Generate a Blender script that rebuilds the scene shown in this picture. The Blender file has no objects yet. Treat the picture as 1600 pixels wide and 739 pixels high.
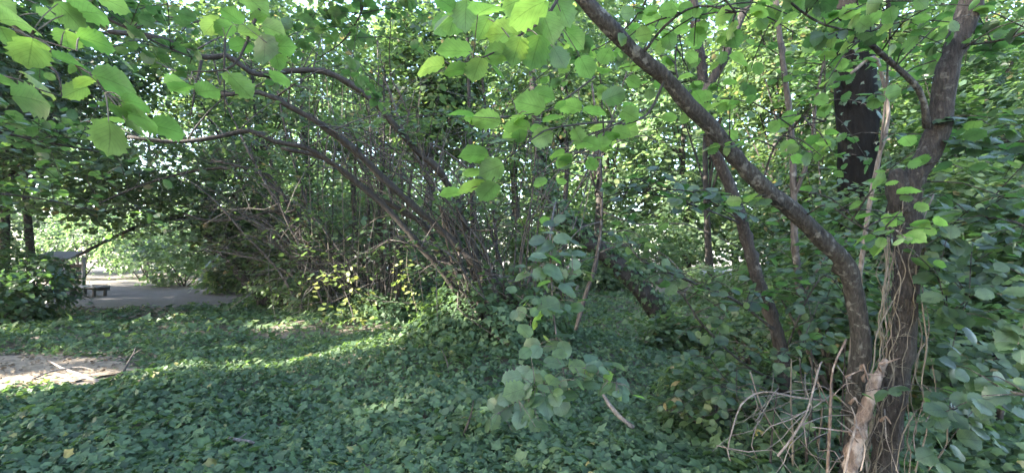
import bpy, math, random
import numpy as np
from mathutils import Vector, Matrix

random.seed(11)
rng = np.random.default_rng(11)
scene = bpy.context.scene
COL = scene.collection
R = math.radians

# ------------------------------------------------------------------ camera
FPX, CX, CY, HORIZON, CAMZ = 720.0, 800.0, 369.5, 395.0, 1.45
TILT = math.atan((HORIZON - CY) / FPX)
cam_data = bpy.data.cameras.new('camera')
cam_data.sensor_width = 36.0
cam_data.lens = 36.0 * FPX / 1600.0
cam_data.clip_start = 0.05
cam_data.clip_end = 800.0
cam = bpy.data.objects.new('camera', cam_data)
COL.objects.link(cam)
cam.location = (0, 0, CAMZ)
cam.rotation_euler = (math.pi / 2 + TILT, 0, 0)
scene.camera = cam

# ------------------------------------------------------------------ sky, sun, exposure
SUN_ELEV, SUN_AZ = R(29), R(-112)          # azimuth measured from the view direction, clockwise positive
SUN = np.array([math.sin(SUN_AZ) * math.cos(SUN_ELEV), math.cos(SUN_AZ) * math.cos(SUN_ELEV), math.sin(SUN_ELEV)])
world = bpy.data.worlds.new('World')
scene.world = world
world.use_nodes = True
wn = world.node_tree.nodes
sky = wn.new('ShaderNodeTexSky')
sky.sky_type = 'NISHITA'
sky.sun_disc = False
sky.sun_elevation = SUN_ELEV
sky.sun_rotation = SUN_AZ
sky.air_density = 1.0
sky.dust_density = 1.5
world.node_tree.links.new(sky.outputs[0], wn['Background'].inputs[0])
wn['Background'].inputs[1].default_value = 0.13
sl = bpy.data.lights.new('sun', 'SUN')
sl.energy = 4.6
sl.angle = R(0.6)
sl.color = (1.0, 0.93, 0.80)
so = bpy.data.objects.new('sun', sl)
COL.objects.link(so)
so.rotation_euler = Vector(SUN).to_track_quat('Z', 'Y').to_euler()
so.location = (-20, -8, 25)
scene.view_settings.view_transform = 'Standard'
scene.view_settings.look = 'None'
scene.view_settings.gamma = 1.0
scene.view_settings.exposure = 3.52
scene.cycles.max_bounces = 9
scene.cycles.diffuse_bounces = 6
scene.cycles.glossy_bounces = 2
scene.cycles.transmission_bounces = 7
scene.cycles.sample_clamp_indirect = 6.0
scene.cycles.use_denoising = True

# ------------------------------------------------------------------ small maths
def at(px, py, d):
    """world point seen at photograph pixel (px, py), d metres ahead of the camera"""
    x = (px - CX) / FPX
    v = -(py - CY) / FPX
    ct, st = math.cos(TILT), math.sin(TILT)
    dy, dz = ct - st * v, st + ct * v
    s = d / dy
    return np.array([x * s, d, CAMZ + dz * s])

def unit(a):
    a = np.asarray(a, float)
    return a / np.maximum(np.linalg.norm(a, axis=-1, keepdims=True), 1e-9)

def wob(x, y):
    return (np.sin(x * 1.3 + y * .7) * .5 + np.sin(x * 2.9 - y * 2.3 + 1.7) * .3 + np.sin(x * 5.3 + y * 4.1 + .4) * .2
            + np.sin(-x * .43 + y * .61 + 2.1) * .6)

BARE = [(-12.9, 14.9, 5.8, 5.1), (-6.7, 5.75, 2.1, 1.0)]   # clearing, bare litter patch
def bare(x, y):
    """>0 inside bare ground"""
    m = np.full(np.shape(x), -9.0)
    for cx, cy, rx, ry in BARE:
        m = np.maximum(m, 1 - np.sqrt(((x - cx) / rx) ** 2 + ((y - cy) / ry) ** 2) + .10 * np.sin(x * 4.1 + y * 2.7) + .07 * np.sin(x * 9.3 - y * 7.1))
    return m

def gh(x, y):
    x = np.asarray(x, float); y = np.asarray(y, float)
    z = .05 * wob(x * .6, y * .6)
    z = z + .40 * np.exp(-(((x + .2) / 1.4) ** 2 + ((y - 6.3) / 1.1) ** 2))      # mound under the central stool
    z = z + .22 * np.exp(-(((x + 2.9) / 1.6) ** 2 + ((y - 9.2) / 1.2) ** 2))
    z = z + .25 * np.exp(-(((x - 2.3) / 1.0) ** 2 + ((y - 3.0) / .9) ** 2))
    z = z + .55 * np.clip((x - 3.2) / 3.0, 0, 1) * np.exp(-((y - 4.0) / 4.0) ** 2)
    z = z * np.clip(1 - bare(x, y) * 2.5, .25, 1)
    return z

# sun beams: gaps that the leaves leave open along the sun's direction
BEAMS = []
def beam(p, r):
    BEAMS.append((np.asarray(p, float), r))

def keep_mask(pos, size=None):
    k = np.ones(len(pos), bool)
    for p, r in BEAMS:
        d = pos - p
        t = d @ SUN
        perp = np.linalg.norm(d - t[:, None] * SUN, axis=1)
        k &= ~((perp < r + (0 if size is None else size * .55)) & (t > .35))
    return k

# ------------------------------------------------------------------ materials
def nodes_of(name):
    m = bpy.data.materials.new(name)
    m.use_nodes = True
    nt = m.node_tree
    return m, nt, nt.nodes, nt.links, nt.nodes['Principled BSDF'], nt.nodes['Material Output']

def ramp(nd, stops):
    r = nd.new('ShaderNodeValToRGB')
    while len(r.color_ramp.elements) < len(stops):
        r.color_ramp.elements.new(.5)
    for e, (p, c) in zip(r.color_ramp.elements, stops):
        e.position = p
        e.color = (*c, 1)
    return r

def leaf_material(name, refl, trans, fac=.42, rough=.5, per_object=False, spec=.45, veins=False):
    m, nt, nd, lk, pb, out = nodes_of(name)
    if per_object:
        src = nd.new('ShaderNodeObjectInfo').outputs['Random']
    else:
        a = nd.new('ShaderNodeAttribute'); a.attribute_name = 'tint'
        src = a.outputs['Fac']
    rr = ramp(nd, refl); rt = ramp(nd, trans)
    lk.new(src, rr.inputs[0]); lk.new(src, rt.inputs[0])
    geo = nd.new('ShaderNodeNewGeometry')
    nz = nd.new('ShaderNodeTexNoise'); nz.inputs['Scale'].default_value = 26.0; nz.inputs['Detail'].default_value = 3
    lk.new(geo.outputs['Position'], nz.inputs['Vector'])
    mr = nd.new('ShaderNodeMapRange'); mr.inputs[1].default_value = .3; mr.inputs[2].default_value = .7
    mr.inputs[3].default_value = .74; mr.inputs[4].default_value = 1.22
    lk.new(nz.outputs['Fac'], mr.inputs[0])
    val = mr.outputs[0]
    if veins:
        au = nd.new('ShaderNodeAttribute'); au.attribute_name = 'across'
        av = nd.new('ShaderNodeAttribute'); av.attribute_name = 'along'
        ab = nd.new('ShaderNodeMath'); ab.operation = 'ABSOLUTE'; lk.new(au.outputs['Fac'], ab.inputs[0])
        mul = nd.new('ShaderNodeMath'); mul.operation = 'MULTIPLY_ADD'
        lk.new(ab.outputs[0], mul.inputs[0]); mul.inputs[1].default_value = -.85; lk.new(av.outputs['Fac'], mul.inputs[2])
        sc = nd.new('ShaderNodeMath'); sc.operation = 'MULTIPLY'; lk.new(mul.outputs[0], sc.inputs[0]); sc.inputs[1].default_value = 7.5
        fr = nd.new('ShaderNodeMath'); fr.operation = 'PINGPONG'; lk.new(sc.outputs[0], fr.inputs[0]); fr.inputs[1].default_value = .5
        v1 = nd.new('ShaderNodeMapRange'); v1.interpolation_type = 'SMOOTHSTEP'
        v1.inputs[1].default_value = .0; v1.inputs[2].default_value = .11; v1.inputs[3].default_value = .78; v1.inputs[4].default_value = 1.0
        lk.new(fr.outputs[0], v1.inputs[0])
        v2 = nd.new('ShaderNodeMapRange'); v2.interpolation_type = 'SMOOTHSTEP'
        v2.inputs[1].default_value = .0; v2.inputs[2].default_value = .035; v2.inputs[3].default_value = .7; v2.inputs[4].default_value = 1.0
        lk.new(ab.outputs[0], v2.inputs[0])
        mm = nd.new('ShaderNodeMath'); mm.operation = 'MULTIPLY'; lk.new(v1.outputs[0], mm.inputs[0]); lk.new(v2.outputs[0], mm.inputs[1])
        m3 = nd.new('ShaderNodeMath'); m3.operation = 'MULTIPLY'; lk.new(mm.outputs[0], m3.inputs[0]); lk.new(val, m3.inputs[1])
        val = m3.outputs[0]
        bp = nd.new('ShaderNodeBump'); bp.inputs['Strength'].default_value = .35; bp.inputs['Distance'].default_value = .004
        lk.new(mm.outputs[0], bp.inputs['Height']); lk.new(bp.outputs[0], pb.inputs['Normal'])
    mx1 = nd.new('ShaderNodeVectorMath'); mx1.operation = 'SCALE'; lk.new(rr.outputs[0], mx1.inputs[0]); lk.new(val, mx1.inputs['Scale'])
    mx2 = nd.new('ShaderNodeVectorMath'); mx2.operation = 'SCALE'; lk.new(rt.outputs[0], mx2.inputs[0]); lk.new(val, mx2.inputs['Scale'])
    lk.new(mx1.outputs[0], pb.inputs['Base Color'])
    pb.inputs['Roughness'].default_value = rough
    pb.inputs['Specular IOR Level'].default_value = spec
    tr = nd.new('ShaderNodeBsdfTranslucent'); lk.new(mx2.outputs[0], tr.inputs['Color'])
    mix = nd.new('ShaderNodeMixShader'); mix.inputs[0].default_value = fac
    lk.new(pb.outputs[0], mix.inputs[1]); lk.new(tr.outputs[0], mix.inputs[2]); lk.new(mix.outputs[0], out.inputs[0])
    return m

G = {}
hz_r = [(0, (.030, .056, .027)), (.5, (.056, .092, .044)), (.93, (.090, .130, .055)), (1, (.18, .15, .075))]
hz_t = [(0, (.10, .19, .05)), (.5, (.18, .30, .075)), (.93, (.29, .43, .10)), (1, (.45, .36, .13))]
G['hazel'] = leaf_material('hazel_leaf_green', hz_r, hz_t, .38, .44)
G['hazel_near'] = leaf_material('hazel_leaf_close', [(0, (.050, .085, .050)), (.5, (.075, .115, .066)), (1, (.10, .14, .07))], [(0, (.19, .40, .055)), (.6, (.33, .57, .085)), (1, (.44, .66, .11))], .52, .42, True, .5, True)
G['dark'] = leaf_material('dark_green_leaf', [(0, (.026, .048, .028)), (.6, (.044, .075, .040)), (1, (.075, .105, .045))],
                          [(0, (.06, .15, .035)), (1, (.18, .34, .06))], .34, .42)  # darker green than the hazel leaf
G['pale'] = leaf_material('sunlit_pale_leaf', [(0, (.055, .092, .052)), (.6, (.095, .140, .076)), (1, (.14, .17, .075))],
                          [(0, (.16, .30, .11)), (1, (.32, .48, .16))], .42, .5)  # lighter hazel copy: sunlit background brightness put into the colour
G['ivy'] = leaf_material('ivy_leaf', [(0, (.026, .050, .024)), (.4, (.068, .116, .058)), (.75, (.108, .165, .080)), (.95, (.14, .19, .075)), (1, (.24, .21, .08))],
                         [(0, (.08, .17, .04)), (1, (.24, .40, .08))], .30, .48, spec=.32)
G['yellow'] = leaf_material('sunlit_yellow_leaf', [(0, (.11, .16, .05)), (1, (.22, .23, .07))], [(0, (.30, .45, .09)), (1, (.5, .52, .12))], .42, .5)  # sunlight on the sapling and creeper, painted into the leaf colour
G['litter'] = leaf_material('dry_leaf', [(0, (.10, .075, .055)), (.5, (.20, .155, .11)), (1, (.34, .27, .19))],
                            [(0, (.08, .05, .03)), (1, (.2, .13, .07))], .12, .75, spec=.2)

def bark_material(name, dark, mid, light, lichen=(.25, .27, .22), lichen_at=.66, scale=1.0, bump=.6):
    m, nt, nd, lk, pb, out = nodes_of(name)
    geo = nd.new('ShaderNodeNewGeometry')
    mp = nd.new('ShaderNodeMapping'); mp.inputs['Scale'].default_value = (1, 1, .28)
    lk.new(geo.outputs['Position'], mp.inputs['Vector'])
    n1 = nd.new('ShaderNodeTexNoise'); n1.inputs['Scale'].default_value = 42 * scale; n1.inputs['Detail'].default_value = 6; n1.inputs['Roughness'].default_value = .65
    lk.new(mp.outputs[0], n1.inputs['Vector'])
    r1 = ramp(nd, [(.28, dark), (.5, mid), (.74, light)]); lk.new(n1.outputs['Fac'], r1.inputs[0])
    n2 = nd.new('ShaderNodeTexNoise'); n2.inputs['Scale'].default_value = 14 * scale; n2.inputs['Detail'].default_value = 5
    lk.new(geo.outputs['Position'], n2.inputs['Vector'])
    rl = ramp(nd, [(lichen_at - .06, (0, 0, 0)), (lichen_at + .03, (1, 1, 1))]); lk.new(n2.outputs['Fac'], rl.inputs[0])
    mix = nd.new('ShaderNodeMix'); mix.data_type = 'RGBA'
    lk.new(rl.outputs[0], mix.inputs['Factor']); lk.new(r1.outputs[0], mix.inputs['A']); mix.inputs['B'].default_value = (*lichen, 1)
    lk.new(mix.outputs['Result'], pb.inputs['Base Color'])
    bp = nd.new('ShaderNodeBump'); bp.inputs['Strength'].default_value = bump; bp.inputs['Distance'].default_value = .02
    lk.new(n1.outputs['Fac'], bp.inputs['Height']); lk.new(bp.outputs[0], pb.inputs['Normal'])
    pb.inputs['Roughness'].default_value = .82
    pb.inputs['Specular IOR Level'].default_value = .3
    return m

B = {
    'hazel': bark_material('hazel_bark', (.024, .020, .018), (.066, .056, .051), (.14, .122, .112), (.17, .165, .155)),
    'near': bark_material('mottled_grey_bark', (.011, .010, .009), (.034, .031, .028), (.085, .078, .071), (.13, .128, .118), .63, 1.9, 1.0),
    'brown': bark_material('brown_bark', (.010, .009, .0085), (.032, .027, .025), (.075, .065, .058), (.095, .088, .08), .66, 2.0, 1.0),
    'dark': bark_material('dark_bark', (.018, .015, .013), (.036, .030, .026), (.066, .057, .050), (.06, .065, .05), .72, .9),
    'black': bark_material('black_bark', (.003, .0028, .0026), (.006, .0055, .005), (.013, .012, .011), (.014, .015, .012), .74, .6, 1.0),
    'dead': bark_material('dead_wood', (.08, .066, .058), (.165, .140, .125), (.28, .245, .22), (.3, .27, .245), .7, 1.6),
    'peel': bark_material('peeling_bark', (.06, .042, .034), (.15, .108, .086), (.28, .215, .18), (.30, .245, .21), .58, 1.2, .9),
    'vine': bark_material('dry_vine', (.06, .050, .040), (.125, .108, .085), (.21, .185, .145), (.22, .21, .17), .7, 1.6),
}

def ground_material():
    m, nt, nd, lk, pb, out = nodes_of('woodland_soil')
    geo = nd.new('ShaderNodeNewGeometry')
    n1 = nd.new('ShaderNodeTexNoise'); n1.inputs['Scale'].default_value = 9; n1.inputs['Detail'].default_value = 8; n1.inputs['Roughness'].default_value = .7
    lk.new(geo.outputs['Position'], n1.inputs['Vector'])
    n2 = nd.new('ShaderNodeTexNoise'); n2.inputs['Scale'].default_value = .6; n2.inputs['Detail'].default_value = 4
    lk.new(geo.outputs['Position'], n2.inputs['Vector'])
    r1 = ramp(nd, [(.3, (.065, .052, .042)), (.55, (.13, .108, .088)), (.75, (.22, .185, .15))]); lk.new(n1.outputs['Fac'], r1.inputs[0])
    r2 = ramp(nd, [(.35, (.75, .75, .75)), (.7, (1.25, 1.25, 1.25))]); lk.new(n2.outputs['Fac'], r2.inputs[0])
    mul = nd.new('ShaderNodeMix'); mul.data_type = 'RGBA'; mul.blend_type = 'MULTIPLY'; mul.inputs['Factor'].default_value = 1
    lk.new(r1.outputs[0], mul.inputs['A']); lk.new(r2.outputs[0], mul.inputs['B'])
    lk.new(mul.outputs['Result'], pb.inputs['Base Color'])
    bp = nd.new('ShaderNodeBump'); bp.inputs['Strength'].default_value = .7; bp.inputs['Distance'].default_value = .03
    lk.new(n1.outputs['Fac'], bp.inputs['Height']); lk.new(bp.outputs[0], pb.inputs['Normal'])
    pb.inputs['Roughness'].default_value = .95
    return m

def path_material():
    m, nt, nd, lk, pb, out = nodes_of('trodden_earth')
    geo = nd.new('ShaderNodeNewGeometry')
    n1 = nd.new('ShaderNodeTexNoise'); n1.inputs['Scale'].default_value = 3.0; n1.inputs['Detail'].default_value = 8; n1.inputs['Roughness'].default_value = .7
    lk.new(geo.outputs['Position'], n1.inputs['Vector'])
    r1 = ramp(nd, [(.3, (.036, .030, .031)), (.55, (.065, .055, .058)), (.75, (.11, .095, .099))]); lk.new(n1.outputs['Fac'], r1.inputs[0])
    lk.new(r1.outputs[0], pb.inputs['Base Color'])
    bp = nd.new('ShaderNodeBump'); bp.inputs['Strength'].default_value = .5; bp.inputs['Distance'].default_value = .03
    lk.new(n1.outputs['Fac'], bp.inputs['Height']); lk.new(bp.outputs[0], pb.inputs['Normal'])
    pb.inputs['Roughness'].default_value = .95
    return m

def plain_material(name, c, rough=.6, var=.25, scale=12):
    m, nt, nd, lk, pb, out = nodes_of(name)
    geo = nd.new('ShaderNodeNewGeometry')
    n1 = nd.new('ShaderNodeTexNoise'); n1.inputs['Scale'].default_value = scale; n1.inputs['Detail'].default_value = 6
    lk.new(geo.outputs['Position'], n1.inputs['Vector'])
    lo = tuple(v * (1 - var) for v in c); hi = tuple(v * (1 + var) for v in c)
    r1 = ramp(nd, [(.3, lo), (.7, hi)]); lk.new(n1.outputs['Fac'], r1.inputs[0])
    lk.new(r1.outputs[0], pb.inputs['Base Color'])
    pb.inputs['Roughness'].default_value = rough
    return m

# ------------------------------------------------------------------ mesh helpers
def mesh_from_arrays(name, V, faces_idx, face_len, tint=None, smooth=False):
    me = bpy.data.meshes.new(name)
    me.vertices.add(len(V))
    me.vertices.foreach_set('co', np.ascontiguousarray(V, np.float32).ravel())
    me.loops.add(len(faces_idx))
    me.loops.foreach_set('vertex_index', np.ascontiguousarray(faces_idx, np.int32))
    n = len(face_len)
    me.polygons.add(n)
    starts = np.zeros(n, np.int32)
    starts[1:] = np.cumsum(face_len)[:-1]
    me.polygons.foreach_set('loop_start', starts)
    me.update(calc_edges=True)
    if smooth:
        me.polygons.foreach_set('use_smooth', np.ones(n, bool))
    if tint is not None:
        a = me.attributes.new('tint', 'FLOAT', 'POINT')
        a.data.foreach_set('value', np.ascontiguousarray(tint, np.float32))
    return me

def link(name, me, mat, parent=None):
    o = bpy.data.objects.new(name, me)
    if me is not None and mat is not None and not me.materials:
        me.materials.append(mat)
    COL.objects.link(o)
    if parent is not None:
        o.parent = parent
        w = Vector((0, 0, 0))
        p = parent
        while p is not None:
            w += Vector(p.location); p = p.parent
        o.location = -w                      # meshes are made in world coordinates
    return o

def tag(o, label=None, cat=None, group=None, kind=None):
    if label: o['label'] = label
    if cat: o['category'] = cat
    if group: o['group'] = group
    if kind: o['kind'] = kind
    return o

def thing(name, label, cat, loc, group=None):
    o = bpy.data.objects.new(name, None)
    o.empty_display_size = .2
    COL.objects.link(o)
    o.location = tuple(float(v) for v in loc)
    return tag(o, label, cat, group)

# leaf templates: x across, y along from stalk to tip, z out of the upper face
T_OVAL = (np.array([[0, 0, 0], [-.36, .28, .06], [-.36, .62, .05], [0, 1, -.06], [.36, .62, .05], [.36, .28, .06]]), [(0, 3, 2, 1), (0, 5, 4, 3)])
T_NARROW = (np.array([[0, 0, 0], [-.22, .3, .04], [-.2, .6, .03], [0, 1, -.1], [.2, .6, .03], [.22, .3, .04]]), [(0, 3, 2, 1), (0, 5, 4, 3)])
_iv = np.array([[0, .38, .05], [0, 0, 0], [-.30, -.10, -.03], [-.34, .16, .02], [-.55, .42, -.05], [-.25, .55, .03],
                [0, 1.0, -.08], [.25, .55, .03], [.55, .42, -.05], [.34, .16, .02], [.30, -.10, -.03]])
T_IVY = (_iv, [(0, i, i + 1) for i in range(1, 10)] + [(0, 10, 1)])
T_IVY = (_iv, [(0, i + 1, i) for i in range(1, 10)] + [(0, 1, 10)])
_iv2 = np.array([[0, 0, 0], [-.5, .30, -.04], [-.2, .5, .04], [0, 1, -.08], [.2, .5, .04], [.5, .30, -.04]])
T_IVY2 = (_iv2, [(0, 3, 2, 1), (0, 5, 4, 3)])

def leaf_batch(name, pos, tip, nor, size, tmpl, tint, mat, parent=None, filt=True):
    if filt and BEAMS:
        k = keep_mask(pos, size)
        pos, tip, nor, size, tint = pos[k], tip[k], nor[k], size[k], tint[k]
    tv, tf = tmpl
    nor = unit(nor)
    t = unit(tip - nor * np.sum(tip * nor, axis=1, keepdims=True))
    b = np.cross(t, nor)
    N, K = len(pos), len(tv)
    jit = 1 + .16 * rng.standard_normal((N, 3))
    co = tv[None] * jit[:, None, :]
    V = pos[:, None, :] + size[:, None, None] * (co[..., 0:1] * b[:, None, :] + co[..., 1:2] * t[:, None, :] + co[..., 2:3] * nor[:, None, :])
    flat = np.array([i for f in tf for i in f]); fl = np.array([len(f) for f in tf])
    idx = (flat[None] + (np.arange(N) * K)[:, None]).ravel()
    me = mesh_from_arrays(name, V.reshape(-1, 3), idx, np.tile(fl, N), np.repeat(np.clip(tint, 0, 1), K))
    return link(name, me, mat, parent)

def smooth_path(pts, rad, step=.12):
    P = np.asarray(pts, float); r = np.asarray(rad, float)
    if len(P) == 2:
        P = np.array([P[0], (P[0] + P[1]) / 2 + .0, P[1]]); r = np.array([r[0], r.mean(), r[1]])
    Q = np.vstack([2 * P[0] - P[1], P, 2 * P[-1] - P[-2]])
    out, ro = [], []
    for i in range(1, len(Q) - 2):
        n = int(np.clip(np.linalg.norm(Q[i + 1] - Q[i]) / step, 2, 10))
        for k in range(n):
            t = k / n
            a, b, c, d = Q[i - 1], Q[i], Q[i + 1], Q[i + 2]
            out.append(.5 * ((2 * b) + (-a + c) * t + (2 * a - 5 * b + 4 * c - d) * t * t + (-a + 3 * b - 3 * c + d) * t ** 3))
            ro.append(r[i - 1] * (1 - t) + r[i] * t)
    out.append(Q[-2]); ro.append(r[-1])
    return np.array(out), np.array(ro)

def tube_arrays(pts, rad, sides=7, rough=.08, step=.12, knots=0.0):
    P, r = smooth_path(pts, rad, step)
    n = len(P)
    T = unit(np.gradient(P, axis=0))
    ref = np.array([.31, .87, .38])
    U = unit(np.cross(T, ref)); W = np.cross(T, U)
    ang = np.linspace(0, 2 * math.pi, sides, endpoint=False)
    rr = r[:, None] * (1 + rough * rng.standard_normal((n, sides)) + rough * .8 * rng.standard_normal((n, 1)))
    if knots:
        for k in range(n):
            if rng.random() < knots:
                j = rng.integers(sides)
                rr[k, j] *= 1.45; rr[k, (j + 1) % sides] *= 1.2
    V = P[:, None, :] + rr[..., None] * (np.cos(ang)[None, :, None] * U[:, None, :] + np.sin(ang)[None, :, None] * W[:, None, :])
    F = []
    for i in range(n - 1):
        for j in range(sides):
            k = (j + 1) % sides
            F.append((i * sides + j, i * sides + k, (i + 1) * sides + k, (i + 1) * sides + j))
    V = V.reshape(-1, 3)
    V = np.vstack([V, P[0] - T[0] * r[0] * .3, P[-1] + T[-1] * r[-1] * .6])
    c0, c1 = n * sides, n * sides + 1
    for j in range(sides):
        k = (j + 1) % sides
        F.append((c0, k, j)); F.append((c1, (n - 1) * sides + j, (n - 1) * sides + k))
    return V, F

def tube_obj(name, tubes, mat, parent=None):
    """tubes: list of (pts, radii, kwargs) joined in one mesh"""
    Vs, idx, fl, off = [], [], [], 0
    for pts, rad, kw in tubes:
        V, F = tube_arrays(pts, rad, **kw)
        Vs.append(V)
        for f in F:
            idx.extend(i + off for i in f); fl.append(len(f))
        off += len(V)
    me = mesh_from_arrays(name, np.vstack(Vs), np.array(idx), np.array(fl), None, True)
    return link(name, me, mat, parent)

def box_obj(name, centre, size, mat, parent=None, rot=0.0, tilt=0.0, bevel=.012):
    sx, sy, sz = (s / 2 for s in size)
    import bmesh
    bm = bmesh.new()
    bmesh.ops.create_cube(bm, size=1.0)
    for v in bm.verts:
        v.co = Vector((v.co.x * sx * 2, v.co.y * sy * 2, v.co.z * sz * 2))
    bmesh.ops.bevel(bm, geom=bm.edges[:], offset=min(bevel, min(size) * .3), segments=1, affect='EDGES')
    M = Matrix.Translation(Vector(centre)) @ Matrix.Rotation(rot, 4, 'Z') @ Matrix.Rotation(tilt, 4, 'X')
    bmesh.ops.transform(bm, matrix=M, verts=bm.verts)
    me = bpy.data.meshes.new(name); bm.to_mesh(me); bm.free()
    return link(name, me, mat, parent)

# ------------------------------------------------------------------ foliage sprays
def spray_points(C, Nrm, rad, cnt, size, flat=.10, droop=.25, nj=.38):
    """flat leafy sprays: centre C(n,3), normal Nrm(n,3), radius, leaves each"""
    n = len(C)
    cnt = np.broadcast_to(np.asarray(cnt, int), (n,))
    idx = np.repeat(np.arange(n), cnt)
    m = len(idx)
    Nn = unit(Nrm)
    ref = np.tile(np.array([.3, .9, .1]), (n, 1))
    U = unit(np.cross(Nn, ref)); W = np.cross(Nn, U)
    a = rng.uniform(0, 2 * math.pi, m)
    q = np.sqrt(rng.uniform(0, 1, m))
    rr = np.broadcast_to(np.asarray(rad, float), (n,))[idx]
    # feathered outline: 4-6 twigs per spray
    lob = .65 + .45 * np.cos(a * 5 + rng.uniform(0, 6, n)[idx])
    rad_ = rr * q * np.clip(lob, .35, 1.1)
    out = np.cos(a)[:, None] * U[idx] + np.sin(a)[:, None] * W[idx]
    pos = C[idx] + out * rad_[:, None] + Nn[idx] * (rng.normal(0, 1, m) * flat * rr)[:, None]
    pos[:, 2] -= droop * rad_ ** 2 / np.maximum(rr, .05)
    tip = out + .55 * rng.standard_normal((m, 3)); tip[:, 2] -= .35
    nor = Nn[idx] + nj * rng.standard_normal((m, 3)); nor[:, 2] = np.abs(nor[:, 2]) + .12
    sz = size * np.clip(rng.normal(1, .22, m), .45, 1.6)
    base = np.clip(rng.normal(.42, .2, n), 0, .85)[idx]
    tint = np.clip(base + rng.normal(0, .14, m), 0, .93)
    tint[rng.random(m) < .022] = 1.0
    return pos, tip, nor, sz, tint

def merge(parts):
    return [np.concatenate(x) for x in zip(*parts)]

def dome_sprays(c, r, n, up=.6, shell=.55):
    """n spray centres through an ellipsoid, more of them near its skin"""
    d = unit(rng.standard_normal((n, 3)))
    q = rng.uniform(shell ** 3, 1, n) ** (1 / 3)
    C = np.asarray(c) + d * q[:, None] * np.asarray(r)
    Nrm = np.array([0, 0, 1.0]) * up + d * (1 - up) + .25 * rng.standard_normal((n, 3))
    Nrm[:, 2] = np.abs(Nrm[:, 2]) + .2
    return C, Nrm

# ------------------------------------------------------------------ sunlit spots (gaps in the leaves above)
def ground_at(px, py):
    for _ in range(1):
        d = CAMZ * FPX / (py - HORIZON)
    p = at(px, py, d)
    p[2] = gh(p[0], p[1])
    return p
for px, py, r in [(-60, 602, .40), (-5, 602, .36), (45, 600, .33), (90, 598, .28), (135, 594, .24), (185, 592, .22), (230, 589, .22), (275, 586, .22), (320, 582, .20), (370, 578, .16),
                  (440, 574, .16), (520, 569, .15), (600, 564, .16), (660, 562, .18)]:
    beam(ground_at(px, py), r)
for px, py, d, r in [(515, 440, 8.2, .32), (545, 470, 8.2, .28), (640, 430, 8.4, .26), (650, 470, 8.4, .2), (690, 425, 5.9, .2), (715, 465, 6.0, .16),
                     (520, 395, 9.0, .14), (540, 160, 9.0, .22), (45, 430, 8.6, .25), (20, 300, 7.0, .25), (1035, 490, 9.5, .22), (400, 455, 11, .2)]:
    beam(at(px, py, d), r)

# ================================================================== SETTING
def grid_sheet(name, xs, ys, zf, mat):
    X, Y = np.meshgrid(xs, ys)
    V = np.stack([X.ravel(), Y.ravel(), zf(X, Y).ravel()], 1)
    nx, ny = len(xs), len(ys)
    i = np.arange(nx - 1)[None, :] + (np.arange(ny - 1) * nx)[:, None]
    F = np.stack([i, i + 1, i + nx + 1, i + nx], -1).reshape(-1, 4)
    return link(name, mesh_from_arrays(name, V, F.ravel(), np.full(len(F), 4), None, True), mat)

xs = np.concatenate([np.linspace(-150, -30, 10), np.linspace(-28, 28, 160), np.linspace(30, 150, 10)])
ys = np.concatenate([np.linspace(-120, -12, 10), np.linspace(-10, 34, 130), np.linspace(36, 180, 14)])
ground = grid_sheet('ground', xs, ys, lambda X, Y: gh(X, Y), ground_material())
tag(ground, kind='structure')

def ring_sheet(name, cx, cy, rx, ry, dz, mat):
    V, F = [], []
    nr, na = 14, 56
    for i in range(nr + 1):
        for j in range(na):
            a = 2 * math.pi * j / na
            k = i / nr * (1 + .05 * math.sin(3 * a + 1) + .04 * math.sin(7 * a))
            x, y = cx + rx * k * math.cos(a), cy + ry * k * math.sin(a)
            V.append((x, y, float(gh(x, y)) + dz))
    for i in range(nr):
        for j in range(na):
            k = (j + 1) % na
            F.append((i * na + j, i * na + k, (i + 1) * na + k, (i + 1) * na + j))
    me = bpy.data.meshes.new(name); me.from_pydata(V, [], F); me.update()
    for p in me.polygons: p.use_smooth = True
    return link(name, me, mat)
path = ring_sheet('path', -12.9, 14.9, 5.7, 5.0, .03, path_material())
tag(path, kind='structure')
soil = ring_sheet('bare_earth', -6.7, 5.72, 1.85, .85, .012, plain_material('tan_earth', (.235, .185, .135), .95, .45, 14))
tag(soil, kind='structure')

# ------------------------------------------------------------------ ivy over the ground
def scatter_ground(n, ymin, ymax, spread=1.18, power=1.0):
    y = ymin + (ymax - ymin) * rng.uniform(0, 1, n) ** power
    x = rng.uniform(-1, 1, n) * (y * 1.13 * spread + .4)
    return x, y

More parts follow.
